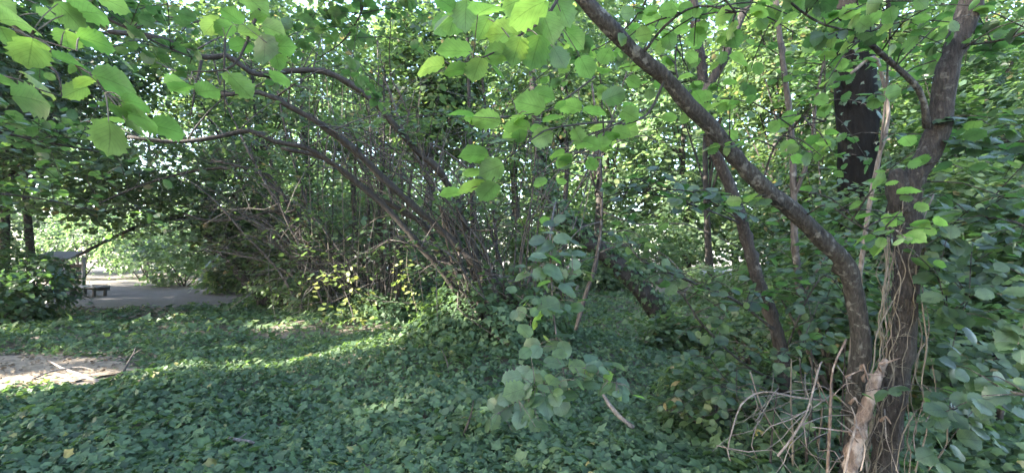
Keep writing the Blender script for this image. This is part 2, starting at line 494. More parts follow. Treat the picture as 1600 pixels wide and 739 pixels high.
def ivy_layer(n, ymin, ymax, size, tmpl, power=1.0, lift=.21):
    x, y = scatter_ground(n, ymin, ymax, 1.15, power)
    k = bare(x, y) < rng.uniform(-.10, .10, n) + .30 * rng.random(n) ** 4 + .10 * np.sin(x * 3.1 + 1) * np.sin(y * 3.7)
    k &= ~((np.hypot((x + 7.8), (y - 13)) < 1.0) & (rng.random(n) < .3))
    x, y = x[k], y[k]
    n = len(x)
    h = lift * (.55 + .45 * wob(x * 1.7 + 3, y * 1.7)) * rng.uniform(.15, 1, n) ** .6
    edge = np.clip(-bare(x, y) * 6, .25, 1)
    z = gh(x, y) + .015 + np.clip(h, .0, .4) * edge
    pos = np.stack([x, y, z], 1)
    tip = np.stack([rng.normal(0, 1, n), rng.normal(-.45, 1, n), rng.normal(-.15, .25, n)], 1)
    e = .2
    gx = (wob((x + e) * 1.7 + 3, y * 1.7) - wob((x - e) * 1.7 + 3, y * 1.7)) * lift
    gy = (wob(x * 1.7 + 3, (y + e) * 1.7) - wob(x * 1.7 + 3, (y - e) * 1.7)) * lift
    nor = np.stack([-gx + .58 * rng.standard_normal(n), -gy - .22 + .58 * rng.standard_normal(n), np.ones(n)], 1)
    sz = size * np.clip(rng.lognormal(-.05, .34, n), .35, 2.0)
    tint = np.clip(.46 + .12 * wob(x * .9, y * .9) + rng.normal(0, .22, n), 0, .95)
    tint[rng.random(n) < .012] = 1
    return pos, tip, nor, sz, tint

near_ivy = ivy_layer(46000, 2.2, 4.6, .051, T_IVY, .9)
def ivy_object(name, data, tmpl, label):
    pos, tip, nor, sz, tint = data
    o = leaf_batch(name, pos, tip, nor, sz, tmpl, tint, G['ivy'], None, False)
    return tag(o, label, 'ivy', kind='stuff')
ivy_object('ivy_ground_cover', near_ivy, T_IVY, 'dark green ivy carpet covering the woodland floor in front')
ivy_object('ivy_ground_cover', ivy_layer(59000, 4.5, 7.6, .056, T_IVY2, .9), T_IVY2, 'ivy carpet in the middle ground crossed by the sunlit strip')
ivy_object('ivy_ground_cover', ivy_layer(52000, 7.5, 15, .088, T_IVY2, .8), T_IVY2, 'darker ivy carpet farther back under the hazel stems')

def litter(n, cx, cy, rx, ry, size):
    a = rng.uniform(0, 2 * math.pi, n); q = np.sqrt(rng.uniform(0, 1, n)) * 1.08
    x, y = cx + rx * q * np.cos(a), cy + ry * q * np.sin(a)
    pos = np.stack([x, y, gh(x, y) + rng.uniform(.02, .06, n)], 1)
    tip = np.stack([rng.normal(0, 1, n), rng.normal(0, 1, n), rng.normal(0, .2, n)], 1)
    nor = np.stack([rng.normal(0, .35, n), rng.normal(0, .35, n), np.ones(n)], 1)
    return pos, tip, nor, size * np.clip(rng.normal(1, .3, n), .4, 1.7), rng.uniform(0, 1, n)
d = litter(2600, BARE[1][0], BARE[1][1], BARE[1][2] * 1.25, BARE[1][3] * 1.3, .042)
tag(leaf_batch('fallen_leaves', *d[:4], T_OVAL, d[4], G['litter'], None, False), 'dry brown leaf litter on the bare sunlit patch', 'leaf litter', kind='stuff')
d = litter(2400, -10.8, 10.6, 3.2, 1.3, .07)
tag(leaf_batch('fallen_leaves', *d[:4], T_OVAL, d[4], G['litter'], None, False), 'brown leaf litter at the near edge of the clearing', 'leaf litter', kind='stuff')

# ================================================================== BACKGROUND TREES AND SHRUBS
def back_tree(label, px, d, h, cr, kind='hazel', leaf=.17, n=150, per=26, low=.18, trunk_r=.16, bark='dark', lean=0.0, group='trees behind the hazel stems', x=None, spray=.75):
    X = (px - CX) / FPX * d if x is None else x
    z0 = float(gh(X, d))
    t = thing('woodland_tree', label, 'tree', (X, d, z0), group)
    top = np.array([X + lean * h, d, z0 + h * .9])
    pts = [np.array([X, d, z0 - .1]) + (top - np.array([X, d, z0])) * f + np.array([rng.normal(0, .1), rng.normal(0, .1), 0]) * (f > 0) for f in (0, .2, .45, .7, 1)]
    tubes = [(pts, [trunk_r * 1.25, trunk_r, trunk_r * .8, trunk_r * .5, trunk_r * .12], dict(sides=8, step=.5))]
    trunk = tube_obj('trunk', tubes, B[bark], t)
    limbs = []
    c = np.array([X + lean * h * .6, d, z0 + h * (low + (1 - low) / 2)])
    rr = np.array([cr, cr, h * (1 - low) / 2])
    C, N = dome_sprays(c, rr, n, .62, .30)
    for k in range(12 if x is None else 4):
        f = rng.uniform(.25, .85)
        a = np.array([X, d, z0]) + (top - np.array([X, d, z0])) * f
        b = C[rng.integers(n)]
        m = (a + b) / 2 + np.array([0, 0, .3])
        limbs.append(([a, m, b], [trunk_r * .35, trunk_r * .22, .012], dict(sides=5, step=.5)))
    tube_obj('limb', limbs, B[bark], t)
    P = spray_points(C, N, spray, per, leaf, .14)
    leaf_batch('crown', *P[:4], T_OVAL, P[4], G[kind], t)
    return t

def back_shrub(label, px, d, h, r, kind='hazel', leaf=.12, n=60, per=26, bark='hazel', name='woodland_shrub', group='shrubs of the undergrowth', spray=.42, x=None, z=0, stems=7, narrow=False):
    X = (px - CX) / FPX * d if x is None else x
    z0 = float(gh(X, d)) + z
    t = thing(name, label, 'shrub', (X, d, z0), group)
    c = np.array([X, d, z0 + h * .52]); rr = np.array([r, r * .9, h * .5])
    C, N = dome_sprays(c, rr, n, .55, .35)
    base = np.array([X, d, z0 - .05])
    for k in range(stems):
        b = C[rng.integers(n)]
        m = base + (b - base) * .5 + np.array([0, 0, .12 * h])
        q = base + np.array([rng.normal(0, .12), rng.normal(0, .12), 0])
        tube_obj('stem', [([q, m, b], [.02 + .006 * h, .015, .006], dict(sides=5, step=.3))], B[bark], t)
    P = spray_points(C, N, spray, per, leaf, .16)
    leaf_batch('crown', *P[:4], T_NARROW if narrow else T_OVAL, P[4], G[kind], t)
    return t

# far bright row
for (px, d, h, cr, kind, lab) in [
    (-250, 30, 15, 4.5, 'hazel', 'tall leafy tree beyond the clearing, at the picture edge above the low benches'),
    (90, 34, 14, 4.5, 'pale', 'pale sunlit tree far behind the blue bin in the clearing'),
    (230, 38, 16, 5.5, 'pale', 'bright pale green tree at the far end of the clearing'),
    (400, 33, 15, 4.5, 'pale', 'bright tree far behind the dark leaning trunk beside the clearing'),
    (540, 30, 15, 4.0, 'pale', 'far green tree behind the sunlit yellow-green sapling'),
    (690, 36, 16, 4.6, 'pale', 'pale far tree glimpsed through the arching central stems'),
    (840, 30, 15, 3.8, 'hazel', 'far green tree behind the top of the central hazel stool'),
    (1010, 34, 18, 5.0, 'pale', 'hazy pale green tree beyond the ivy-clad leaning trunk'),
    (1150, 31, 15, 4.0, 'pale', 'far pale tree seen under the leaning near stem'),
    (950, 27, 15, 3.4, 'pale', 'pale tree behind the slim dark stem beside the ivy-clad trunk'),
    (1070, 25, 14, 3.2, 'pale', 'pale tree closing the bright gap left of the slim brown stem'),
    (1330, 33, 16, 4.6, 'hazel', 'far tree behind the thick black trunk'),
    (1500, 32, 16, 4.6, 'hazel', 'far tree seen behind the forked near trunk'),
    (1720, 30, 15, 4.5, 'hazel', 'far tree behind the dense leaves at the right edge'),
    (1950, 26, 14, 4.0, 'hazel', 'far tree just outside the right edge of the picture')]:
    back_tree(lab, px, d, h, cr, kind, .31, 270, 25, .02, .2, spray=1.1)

# middle row
for (px, d, h, cr, kind, low, lab) in [
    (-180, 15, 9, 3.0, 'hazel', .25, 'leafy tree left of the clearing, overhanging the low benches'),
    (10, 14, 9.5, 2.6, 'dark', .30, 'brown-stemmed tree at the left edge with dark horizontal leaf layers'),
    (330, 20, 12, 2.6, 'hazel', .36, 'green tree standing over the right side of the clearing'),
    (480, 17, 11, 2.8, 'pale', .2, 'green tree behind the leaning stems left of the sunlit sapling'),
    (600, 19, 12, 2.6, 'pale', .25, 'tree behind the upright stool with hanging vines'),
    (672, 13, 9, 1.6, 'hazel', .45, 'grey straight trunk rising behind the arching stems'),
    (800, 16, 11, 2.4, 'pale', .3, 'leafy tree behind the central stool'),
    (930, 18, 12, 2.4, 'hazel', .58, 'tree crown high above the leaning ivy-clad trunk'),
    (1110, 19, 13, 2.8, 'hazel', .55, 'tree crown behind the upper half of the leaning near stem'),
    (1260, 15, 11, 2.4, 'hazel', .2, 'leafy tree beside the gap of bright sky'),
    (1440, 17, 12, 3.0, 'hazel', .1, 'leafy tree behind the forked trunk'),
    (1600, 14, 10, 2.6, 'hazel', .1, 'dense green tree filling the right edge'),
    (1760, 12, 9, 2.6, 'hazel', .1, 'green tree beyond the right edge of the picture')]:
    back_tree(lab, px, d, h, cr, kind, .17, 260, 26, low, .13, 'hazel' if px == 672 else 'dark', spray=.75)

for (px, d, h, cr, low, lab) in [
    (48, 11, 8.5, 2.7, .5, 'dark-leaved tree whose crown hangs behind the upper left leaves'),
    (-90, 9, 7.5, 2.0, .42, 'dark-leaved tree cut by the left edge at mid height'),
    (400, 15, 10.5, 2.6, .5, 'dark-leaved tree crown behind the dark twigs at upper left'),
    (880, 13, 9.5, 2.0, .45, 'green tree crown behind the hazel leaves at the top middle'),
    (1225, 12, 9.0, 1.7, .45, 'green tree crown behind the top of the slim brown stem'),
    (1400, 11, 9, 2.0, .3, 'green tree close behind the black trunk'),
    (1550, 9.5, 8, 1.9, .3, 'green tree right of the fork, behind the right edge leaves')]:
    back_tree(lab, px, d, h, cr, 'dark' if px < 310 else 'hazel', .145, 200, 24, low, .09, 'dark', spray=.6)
# the thick black trunk at the right
def big_trunk():
    t = thing('black_trunk_tree', 'thick black-barked trunk rising between the two near right stems', 'tree', at(1345, 560, 6.2), 'trees behind the hazel stems')
    p = [at(1350, 600, 6.2), at(1345, 400, 6.2), at(1340, 220, 6.2), at(1332, 80, 6.2), at(1325, -40, 6.3), at(1330, -300, 6.4)]
    tube_obj('trunk', [(p, [.30, .26, .235, .225, .22, .16], dict(sides=14, rough=.06, step=.3, knots=.15))], B['black'], t)
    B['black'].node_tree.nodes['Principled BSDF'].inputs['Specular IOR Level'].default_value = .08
    C, N = dome_sprays(at(1335, -420, 6.4), (2.4, 2.4, 2.2), 70, .6, .4)
    P = spray_points(C, N, .6, 26, .13)
    leaf_batch('crown', *P[:4], T_OVAL, P[4], G['hazel'], t)
    # ivy on the bark
    n = 320
    a = rng.uniform(0, 2 * math.pi, n); zz = rng.uniform(.2, 4.5, n)
    c0 = np.array([p[1][0], p[1][1]])
    pos = np.stack([c0[0] + .33 * np.cos(a), c0[1] + .33 * np.sin(a), zz], 1)
    nor = np.stack([np.cos(a), np.sin(a), np.full(n, .5)], 1) + .3 * rng.standard_normal((n, 3))
    tip = np.tile([0, 0, -1.0], (n, 1)) + .5 * rng.standard_normal((n, 3))
    leaf_batch('ivy', pos, tip, nor,   .1 * rng.uniform(.6, 1.3, n), T_IVY2, rng.uniform(0, .8, n), G['dark'], t)
big_trunk()

# undergrowth shrubs
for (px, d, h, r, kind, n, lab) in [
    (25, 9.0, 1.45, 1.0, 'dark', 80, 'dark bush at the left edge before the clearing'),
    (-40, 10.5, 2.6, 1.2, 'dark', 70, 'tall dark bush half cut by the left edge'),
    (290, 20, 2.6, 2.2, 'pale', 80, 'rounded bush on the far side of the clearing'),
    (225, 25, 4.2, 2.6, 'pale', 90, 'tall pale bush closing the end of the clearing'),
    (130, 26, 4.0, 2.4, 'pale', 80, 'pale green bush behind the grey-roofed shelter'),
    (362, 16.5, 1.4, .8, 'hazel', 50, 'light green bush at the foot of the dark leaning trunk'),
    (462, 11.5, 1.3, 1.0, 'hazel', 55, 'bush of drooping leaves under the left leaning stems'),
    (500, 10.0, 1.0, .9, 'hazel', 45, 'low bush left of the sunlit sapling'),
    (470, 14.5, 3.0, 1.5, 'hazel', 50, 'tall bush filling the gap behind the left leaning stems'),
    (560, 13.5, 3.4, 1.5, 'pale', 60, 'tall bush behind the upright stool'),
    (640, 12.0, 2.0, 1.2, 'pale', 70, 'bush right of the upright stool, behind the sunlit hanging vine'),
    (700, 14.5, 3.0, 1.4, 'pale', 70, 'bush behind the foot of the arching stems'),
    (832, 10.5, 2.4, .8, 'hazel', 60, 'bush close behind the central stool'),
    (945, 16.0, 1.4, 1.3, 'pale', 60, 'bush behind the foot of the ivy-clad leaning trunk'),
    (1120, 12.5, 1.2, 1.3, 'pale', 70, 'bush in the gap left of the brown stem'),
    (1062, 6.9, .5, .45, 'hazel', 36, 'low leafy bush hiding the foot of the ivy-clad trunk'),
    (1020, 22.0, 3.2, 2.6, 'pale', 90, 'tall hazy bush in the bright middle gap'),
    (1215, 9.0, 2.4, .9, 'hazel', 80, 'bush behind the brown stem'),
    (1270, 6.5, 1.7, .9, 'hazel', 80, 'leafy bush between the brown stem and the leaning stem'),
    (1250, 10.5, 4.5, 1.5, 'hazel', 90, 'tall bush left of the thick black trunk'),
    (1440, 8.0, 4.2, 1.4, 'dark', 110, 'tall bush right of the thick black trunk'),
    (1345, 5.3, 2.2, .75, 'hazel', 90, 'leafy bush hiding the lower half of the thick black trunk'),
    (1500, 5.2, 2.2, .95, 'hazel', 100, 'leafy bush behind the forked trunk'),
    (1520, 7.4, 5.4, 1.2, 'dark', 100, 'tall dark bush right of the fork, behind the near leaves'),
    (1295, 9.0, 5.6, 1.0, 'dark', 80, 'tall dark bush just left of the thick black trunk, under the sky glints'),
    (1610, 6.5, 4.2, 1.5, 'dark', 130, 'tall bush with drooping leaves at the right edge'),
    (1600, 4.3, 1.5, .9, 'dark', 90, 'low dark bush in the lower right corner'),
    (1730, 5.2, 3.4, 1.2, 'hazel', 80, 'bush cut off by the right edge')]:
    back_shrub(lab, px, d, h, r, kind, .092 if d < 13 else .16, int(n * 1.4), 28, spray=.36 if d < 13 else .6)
for (px, d, h, r, n, lab) in [
    (1180, 4.4, .95, .55, 60, 'small-leaved undergrowth left of the arched dead branch'),
    (1290, 3.7, 1.3, .5, 60, 'small-leaved undergrowth behind the leaning stem foot'),
    (1400, 3.4, 1.2, .5, 60, 'small-leaved undergrowth behind the forked trunk foot'),
    (1500, 3.2, 1.0, .6, 70, 'small-leaved undergrowth right of the forked trunk foot'),
    (1110, 3.6, .5, .5, 40, 'low leafy growth beside the arched dead branch')]:
    back_shrub(lab, px, d, h, r, 'hazel', .062, n, 24, spray=.2, stems=9, group='undergrowth round the near trees')
# far understorey that closes the view at ground level
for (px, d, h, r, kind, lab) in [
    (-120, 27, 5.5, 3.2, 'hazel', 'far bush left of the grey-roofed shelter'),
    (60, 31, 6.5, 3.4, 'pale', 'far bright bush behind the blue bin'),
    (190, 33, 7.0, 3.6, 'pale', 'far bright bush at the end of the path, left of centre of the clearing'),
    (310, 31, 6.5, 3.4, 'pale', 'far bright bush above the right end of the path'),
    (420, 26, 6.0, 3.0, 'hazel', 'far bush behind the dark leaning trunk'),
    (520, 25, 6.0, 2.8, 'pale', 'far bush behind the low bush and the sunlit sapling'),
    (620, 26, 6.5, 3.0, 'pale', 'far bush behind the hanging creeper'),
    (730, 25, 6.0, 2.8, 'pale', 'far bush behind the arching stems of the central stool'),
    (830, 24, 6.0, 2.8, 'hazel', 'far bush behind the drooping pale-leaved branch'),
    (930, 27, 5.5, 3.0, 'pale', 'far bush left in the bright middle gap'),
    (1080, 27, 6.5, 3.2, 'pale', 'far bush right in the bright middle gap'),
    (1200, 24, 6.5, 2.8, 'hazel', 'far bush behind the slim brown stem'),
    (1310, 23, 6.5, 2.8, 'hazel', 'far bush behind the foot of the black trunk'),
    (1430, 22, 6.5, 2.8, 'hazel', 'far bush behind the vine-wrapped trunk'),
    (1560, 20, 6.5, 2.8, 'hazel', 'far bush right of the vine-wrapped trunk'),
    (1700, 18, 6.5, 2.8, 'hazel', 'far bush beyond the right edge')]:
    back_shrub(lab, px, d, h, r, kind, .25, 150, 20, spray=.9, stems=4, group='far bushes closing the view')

# ================================================================== HAZEL STOOLS
def stem_tubes(pxpts, base_r, tip_r):
    """pxpts: (px, py, depth) from root to tip"""
    P = [at(*p) for p in pxpts]
    r = np.linspace(0, 1, len(P))
    return P, list(base_r * (1 - r) + tip_r * r)

def grow(P, n, f0, reach, down=.0):
    """twig starts and ends along a stem"""
    Q, _ = smooth_path(P, np.ones(len(P)), .1)
    out = []
    for k in range(n):
        i = int(len(Q) * rng.uniform(f0, .995))
        i = min(i, len(Q) - 1)
        a = Q[i]
        v = unit(rng.standard_normal(3) * np.array([1, 1, .55]) + np.array([0, 0, .25 - down]))
        L = reach * rng.uniform(.4, 1.1)
        b = a + v * L; b[2] -= .12 * L
        out.append((a, a + v * L * .5 + np.array([0, 0, .06 * L]), b))
    return out

def hazel_stool(name, label, base, stems, twigs=9, reach=.7, leaf=.085, per=15, kind='hazel', bark='hazel', cat='tree', group='many-stemmed hazel stools', spray=.26, f0=.35, dome=(), ends=False, lift=0.0):
    t = thing(name, label, cat, base, group)
    tw, C = [], []
    for pts, br, tr, *o in stems:
        P, r = stem_tubes(pts, br, tr)
        tube_obj('stem', [(P, r, dict(sides=9 if br > .03 else 6, rough=.10, step=.10, knots=.2))], B[o[0] if o else bark], t)
        n = int(twigs * (1 if br > .027 else .3))
        for a, m, b in grow(P, n, f0, reach, -lift):
            tw.append(([a, m, b], [max(.005, tr * .5), .005, .003], dict(sides=4, step=.2)))
            C.append(b)
            if not ends: C.append(m)
    for pts, br, tr, *o in stems:
        if br > .02:
            P, r = stem_tubes(pts, br, tr)
            for a, m, b in grow(P, 9, .2, 1.5):
                k = m + rng.normal(0, .12, 3)
                tw.append(([a, (a + k) / 2 + rng.normal(0, .04, 3), k, b], [.009, .008, .006, .003], dict(sides=5, step=.2)))
    tube_obj('twig', tw, B[bark], t)['kind'] = 'stuff'
    C = np.array(C)
    N = np.tile([0, 0, 1.0], (len(C), 1)) + .3 * rng.standard_normal((len(C), 3))
    P = spray_points(C, N, spray, per, leaf, .14)
    for c, rr, n in dome:
        C2, N2 = dome_sprays(c, rr, n, .65, .1)
        P = merge([P, spray_points(C2, N2, .45, 20, leaf * 1.15, .16)])
    leaf_batch('crown', *P[:4], T_OVAL, P[4], G[kind], t)
    return t

# central stool
A = [
    ([(790, 560, 6.2), (800, 475, 6.1), (740, 410, 5.9), (700, 370, 5.8), (650, 325, 5.6), (600, 280, 5.4), (560, 240, 5.2), (530, 215, 5.1), (490, 187, 5.0), (450, 165, 4.9), (405, 145, 4.8), (340, 150, 4.7)], .060, .030),
    ([(768, 560, 6.3), (762, 480, 6.2), (745, 400, 6.1), (725, 350, 6.0), (705, 300, 5.9), (685, 265, 5.7), (655, 240, 5.6), (622, 203, 5.4), (590, 165, 5.3), (545, 130, 5.2), (505, 112, 5.1), (455, 111, 5.0), (405, 117, 4.9), (380, 105, 4.8), (352, 86, 4.7), (320, 90, 4.6), (250, 60, 4.4), (170, 50, 4.2)], .056, .026),
    ([(755, 560, 6.4), (750, 480, 6.5), (722, 415, 6.5), (690, 330, 6.5), (668, 275, 6.4), (640, 225, 6.3), (625, 190, 6.2), (600, 120, 6.1)], .045, .018),
    ([(735, 545, 6.1), (722, 480, 6.0), (695, 430, 5.9), (665, 395, 5.8), (640, 365, 5.7), (600, 322, 5.6), (560, 288, 5.5), (530, 262, 5.4), (480, 232, 5.3), (430, 222, 5.2), (390, 205, 5.1), (330, 216, 5.0), (270, 222, 4.9), (200, 214, 4.8)], .054, .022),
    ([(740, 540, 6.6), (735, 470, 6.6), (690, 400, 6.6), (660, 350, 6.6), (628, 330, 6.5), (590, 306, 6.4), (550, 280, 6.3), (500, 246, 6.2), (440, 232, 6.1)], .06, .03, 'dark'),
    ([(760, 540, 6.6), (745, 440, 6.8), (738, 330, 6.9), (736, 240, 7.0), (733, 150, 7.1), (730, 40, 7.2), (726, -60, 7.3)], .045, .03, 'brown'),
    ([(775, 540, 6.8), (778, 440, 7.0), (775, 370, 7.2), (768, 290, 7.3), (762, 200, 7.4), (750, 90, 7.5)], .042, .02, 'dark'),
    ([(800, 540, 6.6), (790, 440, 6.8), (758, 330, 7.0), (752, 260, 7.1), (758, 160, 7.2)], .034, .014, 'dark'),
    ([(780, 540, 6.1), (748, 470, 6.1), (722, 420, 6.2), (708, 340, 6.3), (735, 275, 6.4), (700, 240, 6.5), (655, 212, 6.5), (640, 180, 6.5), (610, 120, 6.5)], .03, .010),
    ([(745, 545, 6.0), (725, 470, 6.0), (702, 395, 6.1), (690, 340, 6.2)], .028, .012, 'peel'),
    ([(760, 545, 5.9), (742, 480, 5.9), (727, 430, 5.9), (715, 390, 5.9)], .024, .012, 'dead'),
    ([(795, 545, 5.9), (815, 470, 5.9), (850, 380, 5.9), (900, 300, 5.8), (950, 200, 5.7), (980, 110, 5.6)], .026, .008),
    ([(810, 550, 6.0), (840, 480, 6.2), (870, 420, 6.4), (905, 330, 6.6), (930, 240, 6.8)], .024, .008),
]
def arcs(n, x0, x1, py, d0, d1, run, rise, r0, bark):
    out = []
    for k in range(n):
        a = rng.uniform(x0, x1); dd = rng.uniform(d0, d1)
        L = rng.uniform(.5, 1.1); w = run * L * rng.uniform(.5, 1.15); h = rise * L
        b = rng.uniform(.9, 1.8)
        pts = [(a - w * f ** b + rng.normal(0, 4), py - h * (1.35 * f - .35 * f ** 2.2) + rng.normal(0, 3), dd - .8 * f) for f in (0, .14, .3, .48, .66, .84, 1)]
        r = r0 * rng.uniform(.6, 1.3)
        out.append((pts, r, .007, bark[rng.integers(len(bark))]))
    return out
A += arcs(16, 735, 815, 545, 5.9, 6.9, 260, 330, .020, ['hazel', 'hazel', 'dark', 'brown'])
A += arcs(7, 760, 830, 545, 5.9, 6.9, -60, 400, .018, ['hazel', 'dark'])
hazel_stool('hazel_tree', 'central hazel stool of many stems arching over to the upper left', at(770, 560, 6.3), [(p, b * .82, t_ * .8, *(o or ['dark' if b > .045 else 'hazel'])) for p, b, t_, *o in A], 12, 1.0, .068, 15, f0=.38, ends=True, lift=.5, dome=[(at(620, -60, 6.4), (3.2, 2.0, 1.3), 110), (at(860, 20, 6.6), (1.6, 1.4, 1.2), 60)])
hazel_stool('hazel_tree', 'slim dark stem leaning up beside the ivy-clad trunk', at(905, 500, 5.2),
            [([(900, 515, 5.2), (912, 470, 5.2), (932, 405, 5.15), (940, 330, 5.1), (935, 230, 5.0), (925, 130, 4.9)], .026, .010),
             ([(935, 400, 5.15), (905, 408, 5.0), (870, 425, 4.9)], .008, .004),
             ([(936, 395, 5.15), (985, 380, 5.1), (1040, 400, 5.0), (1085, 450, 4.9)], .010, .005)], 9, .5, .09, 10, spray=.22, group='slim single stems')

# upright stool with hanging vines
Bs = []
for k, (x0, xs_, top, d0) in enumerate([(598, 600, 90, 9.3), (590, 575, 140, 9.4), (605, 612, 150, 9.5), (585, 540, 180, 9.5), (600, 640, 170, 9.3), (612, 665, 240, 9.1), (596, 520, 230, 9.6), (604, 590, 60, 9.7)]):
    Bs.append(([(x0, 525, d0), ((2 * x0 + xs_) / 3 + rng.normal(0, 4), 430, d0), ((x0 + xs_) / 2 + rng.normal(0, 5), 340, d0), ((x0 + 2 * xs_) / 3, 250, d0), (xs_, top, d0)], .045, .014, ['brown', 'hazel', 'dark'][k % 3]))
upright = hazel_stool('hazel_tree', 'upright hazel stool with near-vertical stems behind the sunlit sapling', at(598, 520, 9.4), Bs + arcs(10, 575, 625, 520, 9, 9.8, 60, 380, .022, ['hazel', 'brown', 'dark']), 12, .8, .078, 14, f0=.25, spray=.3, ends=True, dome=[(at(590, 60, 9.6), (2.4, 1.6, 2.0), 110)])

Bl = [
    ([(565, 520, 9.8), (545, 430, 9.8), (520, 395, 9.7), (490, 365, 9.6), (460, 330, 9.5), (425, 290, 9.4), (390, 265, 9.3), (330, 250, 9.2)], .06, .02, 'dark'),
    ([(550, 520, 10), (520, 450, 10), (485, 390, 10), (465, 355, 9.9), (430, 330, 9.8), (390, 340, 9.7), (330, 345, 9.6), (290, 335, 9.5)], .055, .02, 'dark'),
    ([(560, 520, 9.9), (500, 420, 9.9), (470, 360, 9.9), (445, 310, 9.8), (420, 275, 9.8), (380, 262, 9.7), (300, 268, 9.6), (220, 290, 9.4), (150, 320, 9.2)], .05, .018, 'dark'),
    ([(540, 525, 10.1), (505, 450, 10.2), (480, 400, 10.2), (455, 380, 10.1), (420, 350, 10), (370, 330, 9.9)], .045, .014, 'dark'),
    ([(530, 525, 10), (500, 470, 10), (440, 420, 10), (380, 400, 9.9), (320, 390, 9.8)], .035, .012, 'hazel'),
    ([(545, 525, 9.6), (505, 430, 9.5), (440, 330, 9.3), (390, 240, 9.1), (350, 150, 8.9), (330, 80, 8.7)], .04, .012, 'hazel'),
    ([(560, 525, 9.6), (530, 430, 9.4), (480, 320, 9.1), (450, 220, 8.9), (430, 120, 8.7), (420, 40, 8.5)], .035, .012, 'hazel'),
]
hazel_stool('hazel_tree', 'hazel stool whose dark stems lean low to the left towards the clearing', at(550, 520, 9.9), Bl + arcs(18, 500, 590, 520, 9.2, 10.4, 230, 260, .024, ['hazel', 'dark', 'hazel']), 10, 1.0, .078, 14, f0=.38, spray=.32, ends=True, lift=.4, dome=[(at(330, 50, 9.0), (3.0, 1.8, 1.8), 130)])

Cs = [
    ([(425, 480, 12.6), (390, 445, 12.5), (365, 415, 12.4), (335, 380, 12.3), (310, 355, 12.2), (288, 342, 12.1), (240, 345, 11.9), (190, 365, 11.7), (120, 400, 11.4)], .13, .03, 'dark'),
    ([(430, 480, 12.7), (400, 430, 12.7), (370, 385, 12.6), (345, 350, 12.6), (320, 310, 12.5), (270, 275, 12.4)], .09, .03, 'dark'),
    ([(440, 480, 12.8), (420, 400, 12.8), (395, 340, 12.8), (370, 270, 12.8), (330, 190, 12.7), (290, 120, 12.6)], .08, .02, 'dark'),
    ([(445, 480, 12.8), (440, 380, 12.8), (430, 280, 12.8), (400, 180, 12.8), (390, 60, 12.8)], .07, .02, 'dark'),
    ([(450, 480, 13), (470, 380, 13), (480, 260, 13), (470, 140, 13), (480, 20, 13)], .06, .02, 'dark'),
]
hazel_stool('hazel_tree', 'dark thick-stemmed tree leaning left over the edge of the clearing', at(430, 480, 12.7), Cs + arcs(16, 400, 480, 480, 12, 13, 200, 260, .03, ['dark']), 16, 1.0, .12, 16, f0=.25, spray=.45, dome=[(at(250, 255, 10.5), (3.4, 1.3, .75), 90), (at(110, 285, 10.0), (2.2, 1.2, .7), 60), (at(235, 322, 11.0), (2.4, 1.0, .5), 46), (at(150, 70, 11.5), (3.2, 1.4, 2.0), 110), (at(330, 110, 12.5), (2.6, 1.4, 2.0), 80)])

# leaning ivy-clad trunk
def ivy_trunk():
    t = thing('leaning_tree', 'thick leaning trunk clad in ivy in the bright middle gap', 'tree', at(1035, 500, 7.6), 'trees behind the hazel stems')
    p = [at(1050, 520, 7.7), at(1012, 465, 7.6), at(965, 415, 7.5), at(905, 365, 7.4), at(872, 335, 7.5), at(850, 290, 7.8), at(838, 200, 8.2), at(830, 80, 8.6), at(825, -60, 9.0)]
    tube_obj('trunk', [(p, [.17, .16, .15, .14, .12, .09, .07, .06, .04], dict(sides=11, step=.2, knots=.15))], B['dark'], t)
    Q, _ = smooth_path(p, np.ones(len(p)), .03)
    m = 2400
    i = rng.integers(0, int(len(Q) * .72), m)
    v = unit(rng.standard_normal((m, 3)) + np.array([.2, -.3, .4]))
    pos = Q[i] + v * rng.uniform(.10, .24, m)[:, None]
    tip = np.tile([.3, 0, -1.0], (m, 1)) + .6 * rng.standard_normal((m, 3))
    leaf_batch('ivy', pos, tip, v + .35 * rng.standard_normal((m, 3)), .085 * rng.uniform(.6, 1.35, m), T_IVY2, rng.uniform(0, .8, m), G['ivy'], t)
    C, N = dome_sprays(at(825, 60, 8.8), (1.5, 1.5, 2.6), 90, .6, .3)
    P = spray_points(C, N, .45, 22, .1)
    leaf_batch('crown', *P[:4], T_OVAL, P[4], G['hazel'], t)
ivy_trunk()

# ivy bank climbing round the foot of the central stool
def ivy_bank(label, c, r, n, size=.08):
    d = unit(rng.standard_normal((n, 3))); d[:, 2] = np.abs(d[:, 2])
    pos = np.asarray(c) + d * np.asarray(r) * (1 + .16 * np.sin(d[:, :1] * 9 + d[:, 1:2] * 7) + .08 * rng.standard_normal((n, 1)))
    pos[:, 2] = np.maximum(pos[:, 2], gh(pos[:, 0], pos[:, 1]) + .02)
    tip = np.tile([0, 0, -.9], (n, 1)) + .7 * rng.standard_normal((n, 3))
    nor = d * .8 + np.array([0, 0, .45]) + .4 * rng.standard_normal((n, 3))
    o = leaf_batch('ivy_bank', pos, tip, nor, size * rng.uniform(.6, 1.35, n), T_IVY2, np.clip(rng.normal(.4, .2, n), 0, .95), G['ivy'])
    return tag(o, label, 'ivy', kind='stuff')
q = at(765, 540, 6.1); ivy_bank('dark ivy climbing the foot of the central hazel stool', (q[0], q[1], .25), (.95, .6, .75), 4200)
q = at(600, 510, 9.4); ivy_bank('ivy heaped around the foot of the upright stool', (q[0], q[1], .1), (1.3, .8, .6), 3200, .09)

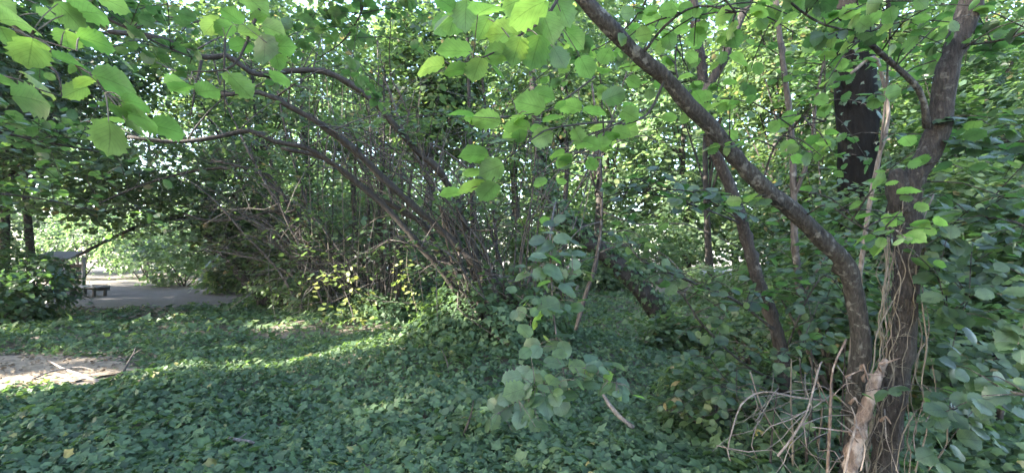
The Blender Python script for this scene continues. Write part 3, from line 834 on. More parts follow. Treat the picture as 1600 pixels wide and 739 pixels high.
# hanging vines on the upright stool: each its own thin cord
for k in range(16):
    px = [470, 486, 498, 512, 525, 538, 551, 560, 572, 583, 594, 615, 626, 640, 655, 668][k]
    d0 = 8.7 + .5 * rng.random()
    y0, y1 = rng.uniform(60, 200), rng.uniform(420, 520)
    P = [at(px + rng.normal(0, 5), y0 + (y1 - y0) * f, d0) for f in (0, .25, .5, .75, 1)]
    t = tube_obj('vine', [(P, [.006, .008, .009, .009, .007], dict(sides=5, step=.3))], B['vine' if k % 2 else 'brown'], upright)
    C = np.array([P[1], P[2], P[3]]) + rng.normal(0, .06, (3, 3))
    N = np.tile([0, -.4, 1.0], (3, 1))
    Q = spray_points(C, N, .16, 7, .07, .6)
    leaf_batch('foliage', *Q[:4], T_OVAL, Q[4], G['hazel'], t)

# ================================================================== CLOSE LEAVES
def big_leaf_mesh(name, fold, bend, seed):
    r = np.random.default_rng(seed)
    ns = 12
    v = np.linspace(0, 1, ns + 1)
    w = np.interp(v, [0, .06, .16, .32, .5, .66, .78, .86, .93, 1], [.03, .22, .34, .43, .46, .43, .34, .20, .07, .004]) * r.uniform(.88, 1.05)
    ser = 1 + np.where(np.arange(ns + 1) % 2 == 0, .10, -.08) + r.normal(0, .035, ns + 1)
    ser[0] = ser[-1] = 1
    V, A, L = [], [], []
    for i in range(ns + 1):
        pl = .012 * (1 if i % 2 else -1)
        for u in (-1, -.55, 0, .55, 1):
            x = u * w[i] * (ser[i] if abs(u) == 1 else 1)
            y = v[i] + (-.05 * abs(u) if i < 3 else .015 * abs(u))
            z = fold * abs(x) - bend * v[i] ** 2 + (pl * abs(u)) - .10 * abs(x) * v[i] + r.normal(0, .004)
            V.append((x, y, z)); A.append(u * .5); L.append(v[i])
    F = []
    for i in range(ns):
        for j in range(4):
            a = i * 5 + j
            F.append((a, a + 1, a + 6, a + 5))
    me = bpy.data.meshes.new(name)
    me.from_pydata(V, [], F); me.update()
    for p in me.polygons: p.use_smooth = True
    for nm, dat in (('across', A), ('along', L)):
        at_ = me.attributes.new(nm, 'FLOAT', 'POINT'); at_.data.foreach_set('value', np.array(dat, np.float32))
    me.materials.append(G['hazel_near'])
    return me
BIG = [big_leaf_mesh('hazel_leaf', f, b, s) for f, b, s in [(.22, .10, 1), (.12, .22, 2), (.32, .05, 3), (-.10, .30, 4), (.2, .35, 5)]]

G['hazel_sheen'] = leaf_material('hazel_leaf_sky_sheen', [(0, (.060, .100, .060)), (.5, (.088, .135, .082)), (1, (.12, .165, .10))],
                                [(0, (.16, .34, .08)), (1, (.28, .48, .12))], .36, .38, True, .5, True)  # paler copy: sky gloss on the upper faces put into the leaf colour
BIGSHEEN = []
for _m in BIG:
    _c = _m.copy(); _c.materials[0] = G['hazel_sheen']; BIGSHEEN.append(_c)
G['hazel_deep'] = leaf_material('hazel_leaf_dark', [(0, (.030, .056, .034)), (.5, (.050, .084, .050)), (1, (.080, .115, .062))],
                                [(0, (.09, .22, .04)), (.7, (.16, .33, .06)), (1, (.26, .44, .08))], .42, .40, True, .5, True)  # darker, cooler green copy of the close hazel leaf
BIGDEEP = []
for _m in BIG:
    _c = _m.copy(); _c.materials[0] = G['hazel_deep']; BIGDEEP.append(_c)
LEAFSET = [BIG]
def leaf_obj(parent, pos, tip, nor, size):
    """one close leaf as a part"""
    n = unit(nor); t = unit(np.asarray(tip) - n * np.dot(tip, n)); b = np.cross(t, n)
    o = bpy.data.objects.new('leaf', LEAFSET[0][rng.integers(len(LEAFSET[0]))])
    COL.objects.link(o); o.parent = parent
    w = Vector(parent.location)
    sx = size * rng.uniform(.88, 1.12)
    M = Matrix(((b[0] * sx, t[0] * size, n[0] * size, pos[0] - w.x), (b[1] * sx, t[1] * size, n[1] * size, pos[1] - w.y),
                (b[2] * sx, t[2] * size, n[2] * size, pos[2] - w.z), (0, 0, 0, 1)))
    o.matrix_basis = M
    return o

def close_branch(label, twigs, leaves, facing=.6, scale=1.0, bark='dark', jitter=.28, group='close hazel branches', name='hazel_branch', extra=0, extra_size=.085):
    """twigs: list of [(px,py,d)...] with radius; leaves: (px, py, d, length px, tip angle in the picture, facing override)
       facing > 0 shows the underside (leaf above eye level), < 0 the upper face"""
    base = at(*twigs[0][0][0])
    t = thing(name, label, 'branch', base, group)
    ends = []
    for pts, r0 in twigs:
        P = [at(*p) for p in pts]
        tube_obj('twig', [(P, list(np.linspace(r0, r0 * .35, len(P))), dict(sides=6, step=.06, rough=.05))], B[bark], t)
        Q, _ = smooth_path(P, np.ones(len(P)), .04)
        ends.append(Q)
    allq = np.vstack(ends)
    stalks = []
    for px, py, d, Lp, ang, *f in leaves:
        fc = f[0] if f else facing
        c = at(px, py, d)
        a = R(ang)
        size = scale * Lp / FPX * d * .95 / (1 + ((px - CX) / FPX) ** 2 + ((py - CY) / FPX) ** 2) ** .32
        tip = np.array([math.cos(a), rng.normal(0, .25), math.sin(a)])
        nor = np.array([0, 0, .8]) + np.array([0, 1, 0]) * fc + jitter * rng.standard_normal(3)
        n = unit(nor); tt = unit(tip - n * np.dot(tip, n))
        start = c - tt * size * .5
        leaf_obj(t, start, tip, nor, size)
        k = np.argmin(np.linalg.norm(allq - start, axis=1))
        if np.linalg.norm(allq[k] - start) < .45:
            stalks.append(([allq[k], (allq[k] + start) / 2 + np.array([0, 0, .008]), start + tt * size * .04], [.0022, .0016, .0013], dict(sides=4, step=.08)))
    for k in range(extra):
        Q = ends[rng.integers(len(ends))]
        p = Q[rng.integers(len(Q) // 4, len(Q))]
        v = unit(rng.standard_normal(3) * np.array([1, 1, .25]))
        s = p + v * rng.uniform(.03, .10)
        nor = np.array([0, 0, .9]) + np.array([0, 1, 0]) * facing * .7 + (jitter + .1) * rng.standard_normal(3)
        leaf_obj(t, s, v + np.array([0, 0, -.2]), nor, extra_size * rng.uniform(.6, 1.15))
        stalks.append(([p, (p + s) / 2, s], [.002, .0015, .0012], dict(sides=4, step=.08)))
    if stalks:
        tube_obj('leaf_stalk', stalks, B['vine'], t)['kind'] = 'stuff'
    return t

close_branch('big lime hazel leaves hanging into the upper left corner',
    [([(-60, -10, 1.15), (0, 25, 1.1), (40, 55, 1.05), (90, 85, 1.02), (140, 115, 1.0), (165, 145, 1.0)], .005),
     ([(-60, 40, 1.1), (20, 48, 1.08), (70, 65, 1.05), (120, 80, 1.02)], .0035),
     ([(-40, 110, 1.0), (30, 125, .98), (60, 140, .97), (95, 150, .96)], .003),
     ([(60, 90, 1.2), (90, 115, 1.2), (97, 150, 1.2)], .004)],
    [(28, 30, 1.05, 85, -10, .7), (75, 25, 1.1, 45, -20), (105, 63, 1.05, 55, -100), (153, 64, 1.05, 62, -25), (112, 25, 1.1, 60, -70), (142, 18, 1.1, 80, -30),
     (48, 80, 1.0, 68, -110), (10, 128, .98, 58, 200), (58, 155, .96, 88, -15, .8), (68, 130, 1.0, 70, -5), (110, 98, 1.0, 66, -30), (130, 127, 1.0, 40, -150),
     (184, 129, 1.0, 82, -8, .75), (118, 142, 1.05, 45, -140), (216, 160, 1.0, 62, 0, .8), (226, 182, 1.02, 72, -10, .4), (175, 212, 1.0, 78, -120, .85), (224, 207, 1.02, 62, -10),
     (185, 172, 1.0, 42, 80), (265, 202, 1.05, 60, -20), (170, 185, 1.05, 50, 100), (10, 60, 1.0, 60, -100), (0, 10, 1.1, 70, -60), (180, 5, 1.15, 55, -40)], extra=0, facing=.42, jitter=.2)
close_branch('lime hazel leaves on the dark twigs right of the upper left corner group',
    [([(430, -40, 1.5), (395, 40, 1.45), (375, 90, 1.42), (350, 110, 1.4), (300, 112, 1.4)], .006), ([(395, 40, 1.45), (420, 70, 1.4), (440, 85, 1.4)], .003),
     ([(352, 60, 1.5), (350, 120, 1.5), (352, 180, 1.52)], .004), ([(315, 95, 1.5), (305, 140, 1.5), (298, 182, 1.5)], .005)],
    [(282, 137, 1.4, 56, 180), (326, 142, 1.4, 52, -10), (378, 137, 1.4, 58, -60), (416, 80, 1.4, 62, -80, .8), (442, 72, 1.42, 52, -10), (398, 5, 1.45, 70, -40), (375, 72, 1.45, 52, -120),
     (392, 52, 1.42, 50, -50), (430, 48, 1.42, 52, -20), (350, 45, 1.5, 46, -160), (405, 28, 1.45, 40, 10), (360, 125, 1.42, 40, 130), (440, 120, 1.5, 46, -30), (330, 40, 1.5, 50, -140)], extra=4, scale=.9)
close_branch('fan of bright hazel leaves at the top middle of the picture',
    [([(900, -60, 1.3), (860, 20, 1.25), (820, 50, 1.22), (780, 78, 1.2), (740, 95, 1.18), (700, 100, 1.17)], .004), ([(870, 0, 1.25), (845, 40, 1.25), (840, 60, 1.25)], .003), ([(760, -40, 1.3), (735, 0, 1.3), (728, 20, 1.3)], .003)],
    [(670, 103, 1.17, 60, 178), (708, 80, 1.18, 66, 170, .7), (710, 108, 1.17, 44, -150), (744, 108, 1.18, 50, -100), (785, 52, 1.22, 66, 160), (776, 85, 1.2, 52, 190), (806, 78, 1.2, 56, -100),
     (836, 80, 1.22, 64, -100), (858, 44, 1.24, 56, -80), (874, 92, 1.24, 46, -60), (727, 26, 1.3, 54, -85), (760, 14, 1.0, 72, -80, .25), (822, 14, 1.05, 84, 195, .2), (755, 46, 1.22, 50, -100),
     (830, 40, 1.24, 50, -40), (800, 4, 1.25, 56, 150), (880, 20, 1.3, 56, -60), (900, 60, 1.35, 50, -30), (690, 40, 1.5, 44, -130), (915, 105, 1.4, 46, -70)], extra=4, scale=.92)
close_branch('hazel leaves on the thin twig reaching in below the top middle fan',
    [([(960, 190, 1.75), (900, 195, 1.65), (850, 205, 1.6), (810, 235, 1.55), (790, 250, 1.52), (765, 290, 1.5)], .004), ([(930, 120, 1.7), (890, 150, 1.65), (850, 175, 1.6), (810, 180, 1.55), (780, 185, 1.5)], .0035),
     ([(1010, 170, 1.8), (950, 200, 1.75), (880, 225, 1.7), (830, 240, 1.65)], .004)],
    [(758, 186, 1.5, 54, 170, .6), (826, 163, 1.55, 58, -175), (785, 214, 1.5, 52, 205, -.2), (806, 196, 1.52, 50, 190), (742, 240, 1.5, 52, 200), (762, 300, 1.5, 48, -110), (703, 302, 1.55, 40, 195), (735, 290, 1.52, 54, 180),
     (768, 265, 1.5, 48, -150), (812, 184, 1.5, 34, 175, -.4), (850, 150, 1.6, 46, -20), (865, 185, 1.65, 40, -30), (845, 215, 1.62, 42, -160, -.1), (890, 165, 1.7, 44, 160), (905, 215, 1.7, 40, -60), (930, 175, 1.7, 44, 10),
     (880, 250, 1.7, 36, -100), (960, 150, 1.75, 46, 20), (985, 180, 1.75, 44, -30), (940, 225, 1.75, 38, -10)], extra=14, extra_size=.07, scale=.92)
# pale layered sapling in the middle foreground
sap = [(850, 385, 2.3, 42, 175), (880, 372, 2.35, 40, 10), (865, 402, 2.3, 46, -5), (840, 405, 2.3, 44, 190), (866, 424, 2.25, 48, 0), (848, 444, 2.25, 38, 180), (888, 455, 2.25, 46, -5), (856, 478, 2.2, 50, 190), (838, 500, 2.2, 46, 200),
       (822, 466, 2.25, 36, 200), (875, 440, 2.3, 36, 20), (845, 425, 2.3, 38, 170), (838, 560, 2.1, 42, 180), (866, 565, 2.1, 46, -20), (882, 545, 2.12, 42, -80), (918, 587, 2.05, 46, -10), (946, 607, 2.05, 40, -10),
       (896, 600, 2.05, 44, -30), (876, 602, 2.05, 36, -100), (840, 590, 2.05, 52, 190), (855, 636, 2.0, 46, -90), (877, 634, 2.0, 44, -70), (803, 612, 2.0, 52, 200), (828, 655, 1.98, 42, -100), (785, 640, 1.98, 46, -120),
       (815, 640, 2.0, 42, -110), (773, 660, 1.96, 36, -110), (845, 660, 2.0, 40, -60), (905, 570, 2.1, 44, 10), (932, 575, 2.1, 46, 0), (860, 540, 2.15, 40, 170), (815, 580, 2.1, 40, 180), (890, 620, 2.02, 40, -40), (830, 540, 2.15, 38, 190), (950, 590, 2.08, 36, -5), (800, 590, 2.05, 42, 190), (820, 605, 2.03, 46, 200), (790, 622, 2.0, 40, 210), (838, 625, 2.0, 44, -110), (862, 350, 2.4, 36, 10), (838, 375, 2.35, 36, 180), (900, 430, 2.3, 38, 5), (925, 600, 2.05, 42, -15), (812, 655, 1.97, 38, -110), (905, 395, 2.35, 34, 10), (815, 430, 2.3, 36, 200), (812, 490, 2.25, 34, 200), (900, 480, 2.25, 34, -20), (965, 570, 2.1, 36, 10), (975, 600, 2.08, 34, -20)]
LEAFSET[0] = BIGSHEEN + BIGSHEEN + BIGDEEP + BIG
close_branch('drooping hazel branch with stacked pale leaves before the central stool',
    [([(872, 345, 5.85), (870, 318, 4.6), (866, 325, 3.3), (860, 370, 2.5), (862, 440, 2.28), (866, 500, 2.22), (876, 560, 2.15), (888, 615, 2.08)], .009), ([(885, 600, 2.1), (850, 600, 2.05), (810, 625, 2.0), (780, 645, 1.98)], .003),
     ([(880, 575, 2.12), (915, 575, 2.1), (950, 595, 2.06), (975, 600, 2.05)], .003), ([(864, 430, 2.28), (885, 425, 2.3), (905, 430, 2.3)], .002), ([(862, 400, 2.32), (840, 408, 2.3), (818, 428, 2.3)], .002), ([(866, 470, 2.25), (845, 480, 2.22), (830, 498, 2.2)], .002)],
    sap + [(a + rng.normal(0, 16), b + rng.normal(0, 12), c + rng.normal(0, .07), L * rng.uniform(.6, 1), g + rng.normal(0, 40)) for a, b, c, L, g in sap], facing=-.5, jitter=.34, scale=.78, extra=24, extra_size=.07, name='hazel_branch', bark='hazel')
LEAFSET[0] = BIG

# ================================================================== RIGHT-HAND NEAR TREES
def near_tree(label, base, stems, bark_parts, leaves_along, n_leaf, size=.085, facing=.3, reach=.30, f0=.2, twn=16, box=None, name='hazel_tree', extras=()):
    t = thing(name, label, 'tree', base, 'near trees on the right')
    paths = []
    for (pts, r0, r1, part, bk) in stems:
        P = [at(*p) for p in pts]
        tube_obj(part, [(P, list(np.linspace(r0, r1, len(P))), dict(sides=14 if r0 > .03 else 8, rough=.06, step=.045, knots=.07))], B[bk], t)
        paths.append(P)
    starts = []
    for i in leaves_along:
        P = paths[i]
        for a, m, b in grow(P, twn, f0, reach):
            tube_obj('twig', [([a, m, b], [.004, .003, .002], dict(sides=5, step=.1))], B['near'], t)
            starts.append((a, m, b))
    for k in range(n_leaf):
        a, m, b = starts[rng.integers(len(starts))]
        f = rng.uniform(.2, 1.05)
        p = (a * (1 - f) ** 2 + 2 * m * f * (1 - f) + b * f * f)
        v = unit(unit(b - a) * .5 + rng.standard_normal(3) * np.array([1, 1, .3]))
        s = p + v * .03
        nor = np.array([0, 0, .85]) + np.array([0, 1, 0]) * facing + .38 * rng.standard_normal(3)
        if keep_mask(s[None])[0]:
            leaf_obj(t, s, v + np.array([0, 0, -.25]), nor, size * rng.uniform(.55, 1.2))
    return t, paths

tD, pD = near_tree('mottled grey stem that leans from lower right up to the top middle', at(1325, 760, 2.45),
    [([(1318, 850, 2.45), (1322, 770, 2.45), (1335, 690, 2.45), (1336, 610, 2.44), (1346, 545, 2.42), (1337, 475, 2.4), (1322, 415, 2.36), (1285, 375, 2.32), (1240, 330, 2.28), (1190, 290, 2.24), (1140, 235, 2.2), (1108, 195, 2.16), (1075, 163, 2.12), (1040, 122, 2.08), (1000, 90, 2.04), (945, 35, 2.0), (905, -10, 1.97), (860, -70, 1.95)], .047, .031, 'stem', 'near'),
     ([(1075, 163, 2.12), (1062, 130, 2.14), (1055, 100, 2.16), (1060, 50, 2.2)], .006, .003, 'branch', 'near'),
     ([(1190, 290, 2.24), (1210, 230, 2.2), (1240, 200, 2.15), (1290, 190, 2.1)], .006, .003, 'branch', 'near'),
     ([(1040, 122, 2.08), (1010, 180, 2.0), (960, 200, 1.95), (930, 230, 1.9)], .007, .003, 'branch', 'near'),
     ([(1255, 340, 2.28), (1290, 320, 2.15), (1330, 345, 2.05), (1370, 370, 1.98)], .005, .002, 'branch', 'near'),
     ([(1000, 90, 2.04), (1040, 40, 1.9), (1090, 10, 1.8), (1150, 20, 1.7)], .006, .003, 'branch', 'near')],
    None, [0, 1, 2, 3, 4, 5], 230, .068, .4, .38, .42, 9)
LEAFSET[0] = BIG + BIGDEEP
tE, pE = near_tree('forked brown trunk wrapped in dry vines near the right edge', at(1380, 770, 2.35),
    [([(1374, 870, 2.35), (1378, 780, 2.35), (1386, 690, 2.35), (1398, 600, 2.34), (1412, 520, 2.33), (1416, 430, 2.32), (1418, 340, 2.31), (1424, 285, 2.30), (1450, 240, 2.29), (1468, 190, 2.28), (1478, 120, 2.26), (1498, 60, 2.24), (1515, 10, 2.22), (1530, -60, 2.2)], .060, .045, 'trunk', 'brown'),
     ([(1408, 330, 2.31), (1404, 300, 2.3), (1402, 278, 2.3), (1404, 268, 2.3)], .055, .034, 'broken_stub', 'brown'),
     ([(1448, 200, 2.25), (1446, 175, 2.22), (1435, 140, 2.2), (1400, 105, 2.17), (1350, 60, 2.13), (1300, 15, 2.1), (1270, -20, 2.08)], .017, .009, 'branch', 'near'),
     ([(1350, 60, 2.13), (1375, 40, 2.1), (1395, 0, 2.08)], .006, .004, 'branch', 'near')],
    None, [2, 3, 0], 130, .066, .35, .4, .5, 12)
# vines on the forked trunk
fib = []
for k in range(15):
    off = rng.choice([-1, 1]) * rng.uniform(8, 36); tone = ['vine', 'vine', 'dead', 'near', 'vine'][k % 5]
    pts = []; y0 = 272 + rng.uniform(0, 120); ph = rng.uniform(0, 6); fq = rng.uniform(.5, 1.5)
    n = 22
    for i, y in enumerate(np.linspace(y0, 740, n)):
        cx = np.interp(y, [280, 430, 520, 600, 690, 740], [1422, 1416, 1412, 1398, 1386, 1380])
        o = off * (1 + .15 * math.sin(i * .7 + ph)) + 6 * math.sin(i * fq + ph) + (22 if off > 18 else 0) * (i / n) ** 2 + rng.normal(0, 1.6)
        dep = 2.325 - math.sqrt(max(.0, .068 ** 2 - (min(abs(o), 21) / 720 * 2.3) ** 2)) - .008
        pts.append((cx + o, y, dep))
    P = [at(*p) for p in pts]
    r0 = rng.uniform(.0012, .0034)
    tube_obj('vine', [(P, list(r0 * rng.uniform(.7, 1.3, n)), dict(sides=6, step=.05, rough=.15))], B[tone], tE)
    for q in range(7):
        a = P[rng.integers(n)]
        b = a + rng.normal(0, .035, 3) + np.array([0, -.015, 0])
        fib.append(([a, (a + b) / 2 + rng.normal(0, .012, 3), b], [.0016, .0013, .0008], dict(sides=4, step=.03)))
tube_obj('rootlet', fib, B['vine'], tE)['kind'] = 'stuff'
# peeling broken stem in front of the forked trunk
tP = thing('broken_stem', 'broken pinkish stem with peeling bark at the foot of the forked trunk', 'dead stem', at(1330, 770, 2.2), 'near trees on the right')
tube_obj('stem', [([at(*p) for p in [(1312, 870, 2.2), (1322, 775, 2.2), (1338, 690, 2.2), (1352, 640, 2.21), (1368, 595, 2.22), (1384, 562, 2.23)]], [.027, .026, .027, .025, .022, .010], dict(sides=12, rough=.22, step=.03, knots=.3))], B['peel'], tP)
for k in range(9):
    a = at(1345 + rng.uniform(-18, 35), rng.uniform(565, 690), 2.15)
    tube_obj('bark_flake', [([a, a + np.array([rng.normal(0, .03), -.02, rng.uniform(-.02, .04)]), a + np.array([rng.normal(0, .06), -.03, rng.uniform(-.1, .05)])], [.009, .006, .002], dict(sides=4, step=.03))], B['peel'], tP)

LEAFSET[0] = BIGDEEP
near_tree('slim reddish brown stem left of the leaning grey stem', at(1228, 640, 3.5),
    [([(1233, 710, 3.5), (1230, 650, 3.5), (1222, 560, 3.5), (1208, 500, 3.48), (1182, 430, 3.45), (1160, 350, 3.42), (1140, 290, 3.4), (1118, 240, 3.38), (1104, 200, 3.36), (1098, 120, 3.33), (1085, 20, 3.3), (1075, -60, 3.3)], .052, .03, 'stem', 'brown'),
     ([(1098, 150, 3.33), (1130, 95, 3.3), (1150, 45, 3.28), (1178, -15, 3.25), (1200, -60, 3.2)], .035, .022, 'branch', 'brown'),
     ([(1215, 520, 3.48), (1150, 470, 3.3), (1080, 440, 3.1), (1000, 405, 3.0), (985, 380, 3.0)], .012, .004, 'branch', 'near'),
     ([(1225, 600, 3.5), (1165, 570, 3.3), (1100, 510, 3.1), (1060, 455, 3.0), (1010, 440, 2.95)], .010, .004, 'branch', 'near'),
     ([(1160, 350, 3.42), (1110, 330, 3.2), (1050, 310, 3.05), (985, 300, 2.95), (940, 310, 2.9)], .008, .003, 'branch', 'near'),
     ([(1222, 560, 3.5), (1260, 470, 3.4), (1290, 430, 3.3), (1320, 460, 3.2)], .008, .003, 'branch', 'near')],
    None, [2, 3, 4, 5, 0], 230, .080, -.25, .42, .2, 14)
near_tree('thin grey stem between the brown stem and the black trunk', at(1285, 640, 4.2),
    [([(1285, 650, 4.2), (1275, 560, 4.2), (1252, 470, 4.2), (1242, 380, 4.2), (1240, 300, 4.2), (1236, 200, 4.2), (1222, 90, 4.2), (1210, -20, 4.2)], .036, .022, 'stem', 'hazel'),
     ([(1240, 310, 4.2), (1265, 240, 4.1), (1275, 160, 4.0), (1290, 80, 3.9)], .02, .008, 'branch', 'hazel'),
     ([(1252, 470, 4.2), (1290, 400, 4.0), (1330, 360, 3.9)], .012, .004, 'branch', 'hazel')],
    None, [0, 1, 2], 290, .082, .1, .65, .12, 20)
near_tree('pale whitish sapling stem beside the forked trunk', at(1330, 600, 3.0),
    [([(1322, 760, 3.0), (1325, 640, 3.0), (1335, 500, 3.0), (1350, 380, 3.0), (1362, 300, 2.98), (1375, 240, 2.96), (1388, 180, 2.95), (1378, 120, 2.95), (1365, 90, 2.95), (1330, 115, 2.95)], .017, .010, 'stem', 'dead'),
     ([(1375, 240, 2.96), (1384, 150, 2.9), (1390, 60, 2.85), (1400, -20, 2.8)], .008, .004, 'branch', 'hazel')],
    None, [0, 1], 110, .075, .1, .4, .3, 12, name='hazel_sapling')

# leafy growth at the lower right and right edge: close boughs with single leaves
def bough(label, pts, r0, n, size, facing, reach, bark='near', twn=16, f0=.1):
    base = at(*pts[0])
    t = thing('leafy_bough', label, 'branch', base, 'leafy boughs on the right')
    P = [at(*p) for p in pts]
    tube_obj('twig', [(P, list(np.linspace(r0, r0 * .3, len(P))), dict(sides=7, step=.06))], B[bark], t)
    st = grow(P, twn, f0, reach)
    for a, m, b in st:
        tube_obj('twig', [([a, m, b], [.003, .0025, .002], dict(sides=4, step=.1))], B[bark], t)
    for k in range(n):
        a, m, b = st[rng.integers(len(st))]
        f = rng.uniform(.1, 1.05)
        p = a * (1 - f) ** 2 + 2 * m * f * (1 - f) + b * f * f
        v = unit(unit(b - a) * .5 + rng.standard_normal(3) * np.array([1, 1, .3]))
        nor = np.array([0, 0, .85]) + np.array([0, 1, 0]) * facing + .34 * rng.standard_normal(3)
        if not keep_mask(p[None], np.array([size]))[0]: continue
        leaf_obj(t, p + v * .025, v + np.array([0, 0, -.25]), nor, size * rng.uniform(.6, 1.2))
    return t
bough('leafy bough crossing the top right corner', [(1720, -20, 2.0), (1640, 30, 2.1), (1580, 60, 2.2), (1520, 70, 2.3)], .012, 159, 0.070, .4, .5)
bough('leafy bough at the right edge level with the fork', [(1740, 240, 2.1), (1660, 230, 2.2), (1580, 220, 2.3), (1510, 240, 2.4)], .012, 188, 0.078, -.1, .55)
bough('leafy bough right of the vine-wrapped trunk', [(1720, 400, 2.0), (1640, 370, 2.1), (1560, 340, 2.2), (1490, 350, 2.3)], .010, 159, 0.078, -.3, .5)
bough('drooping leaves right of the trunk at mid height', [(1700, 520, 1.9), (1620, 470, 2.0), (1550, 450, 2.1), (1480, 490, 2.2)], .009, 130, 0.078, -.5, .45)
bough('low leaves in the lower right corner', [(1740, 720, 1.7), (1650, 640, 1.8), (1570, 610, 1.95), (1490, 640, 2.1)], .009, 145, 0.078, -.5, .45)
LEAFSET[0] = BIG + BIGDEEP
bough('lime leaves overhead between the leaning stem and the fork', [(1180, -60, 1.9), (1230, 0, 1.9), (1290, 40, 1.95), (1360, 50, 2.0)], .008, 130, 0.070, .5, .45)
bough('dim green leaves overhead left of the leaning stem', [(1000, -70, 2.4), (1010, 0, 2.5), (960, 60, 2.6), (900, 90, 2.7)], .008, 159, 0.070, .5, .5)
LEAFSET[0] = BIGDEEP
bough('leafy twigs growing at the foot of the slim brown stem', [(1230, 720, 2.9), (1190, 640, 2.9), (1140, 600, 2.9), (1110, 560, 2.9)], .008, 174, 0.058, -.4, .45)
bough('leaves around the dead twigs at the leaning stem foot', [(1290, 760, 2.6), (1270, 660, 2.7), (1250, 560, 2.8), (1280, 470, 2.9)], .008, 159, 0.058, -.3, .4)
bough('layered leaves in the bright middle gap', [(1150, 340, 2.9), (1080, 300, 2.9), (1010, 300, 2.9), (940, 320, 2.9)], .006, 80, 0.074, -.2, .35)
bough('dark leaves hanging over the upper left twigs', [(60, -80, 2.6), (140, 10, 2.7), (230, 60, 2.8), (300, 90, 2.9)], .012, 246, 0.078, .3, .8, 'dark', 22)
bough('dark layered leaves at the left edge', [(-160, 150, 3.2), (-60, 190, 3.4), (60, 220, 3.6), (170, 240, 3.8)], .016, 290, 0.086, .1, 1.0, 'dark', 26)
bough('leaves above the arching stems at the top', [(560, -80, 3.2), (570, 0, 3.3), (540, 60, 3.4), (500, 90, 3.5)], .010, 261, 0.078, .35, .9, 'dark', 22)
bough('leaf layers under the left edge crown', [(-140, 300, 4.0), (-40, 300, 4.2), (60, 310, 4.5), (150, 330, 4.8)], .014, 232, 0.086, .0, .8, 'dark', 22)

# sunlit sapling and sunlit creeper
def small_plant(name, label, pts, kind, r=.2, n=8, per=10, leaf=.08, bark='hazel', cat='plant'):
    P = [at(*p) for p in pts]
    t = thing(name, label, cat, P[0], 'small plants between the stools')
    tube_obj('stem', [(P, list(np.linspace(.012, .004, len(P))), dict(sides=6, step=.1))], B[bark], t)
    Q, _ = smooth_path(P, np.ones(len(P)), .08)
    C = Q[rng.integers(len(Q) // 3, len(Q), n)] + rng.normal(0, r * .6, (n, 3))
    N = np.tile([0, -.2, 1.0], (n, 1)) + .3 * rng.standard_normal((n, 3))
    S = spray_points(C, N, r, per, leaf, .3)
    leaf_batch('foliage', *S[:4], T_OVAL, S[4], G[kind], t, False)
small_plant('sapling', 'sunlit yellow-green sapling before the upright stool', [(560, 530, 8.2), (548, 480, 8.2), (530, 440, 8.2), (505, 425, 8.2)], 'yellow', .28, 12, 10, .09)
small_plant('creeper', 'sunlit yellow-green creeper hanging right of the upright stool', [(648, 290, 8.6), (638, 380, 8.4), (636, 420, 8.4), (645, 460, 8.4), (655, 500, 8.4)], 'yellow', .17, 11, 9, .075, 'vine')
small_plant('sapling', 'small leafy plant at the foot of the central stool', [(700, 600, 4.9), (700, 570, 4.9), (690, 545, 4.9)], 'hazel', .22, 9, 11, .08)
small_plant('sapling', 'low bramble in the middle of the ivy carpet', [(720, 690, 3.4), (735, 650, 3.4), (740, 625, 3.4)], 'hazel', .20, 10, 11, .06)

# ================================================================== DEAD TWIGS AND FALLEN STICKS
def stick(label, parts, mat='dead', name='fallen_stick', cat='stick', group='fallen sticks on the ground'):
    t = thing(name, label, cat, at(*parts[0][0][0]), group)
    for pts, r0, r1 in parts:
        P = [at(*p) for p in pts]
        tube_obj('branch' if pts is not parts[0][0] else 'stem', [(P, list(np.linspace(r0, r1, len(P))), dict(sides=8, rough=.12, step=.05, knots=.1))], B[mat], t)
    return t
stick('pale forked fallen branch lying on the sunlit bare patch', [([(158, 598, 5.05), (120, 583, 5.3), (100, 576, 5.45), (76, 563, 5.7)], .020, .010), ([(50, 592, 5.1), (80, 580, 5.3), (112, 575, 5.45)], .008, .012), ([(100, 576, 5.45), (125, 573, 5.5), (145, 577, 5.4)], .008, .004)])
stick('bent grey twig standing up out of the ivy', [([(188, 592, 5.2), (198, 570, 5.25), (208, 553, 5.3), (212, 543, 5.35)], .014, .006), ([(207, 555, 5.3), (215, 549, 5.3), (221, 545, 5.3)], .006, .003)], 'hazel')
stick('short grey stick among the front ivy leaves', [([(358, 684, 3.55), (372, 687, 3.5), (390, 690, 3.48), (396, 692, 3.45)], .014, .010), ([(372, 686, 3.5), (380, 680, 3.52), (386, 676, 3.55)], .004, .002)])
stick('pale broken stick leaning out of the ivy below the drooping pale-leaved branch', [([(990, 668, 3.6), (968, 650, 3.68), (952, 632, 3.78), (940, 612, 3.9)], .018, .014)], 'dead')
stick('thin bare twig among the ivy at the bottom middle', [([(1058, 742, 3.0), (1045, 715, 3.05), (1036, 698, 3.1)], .006, .004), ([(1045, 715, 3.05), (1052, 702, 3.1)], .004, .002)], 'vine')
stick('small pale twig lying on ivy left of centre', [([(424, 562, 6.3), (433, 570, 6.2)], .010, .006)], 'dead')
stick('small broken twig with stub before the upright stool', [([(463, 556, 6.5), (468, 563, 6.4), (474, 566, 6.4)], .010, .006), ([(466, 560, 6.4), (480, 560, 6.4)], .006, .004)], 'dead')
stick('long thin twig lying at the foot of the upright stool', [([(500, 500, 8.5), (530, 520, 8.3), (545, 535, 8.1)], .010, .005), ([(520, 512, 8.3), (505, 528, 8.2)], .006, .003)], 'hazel')
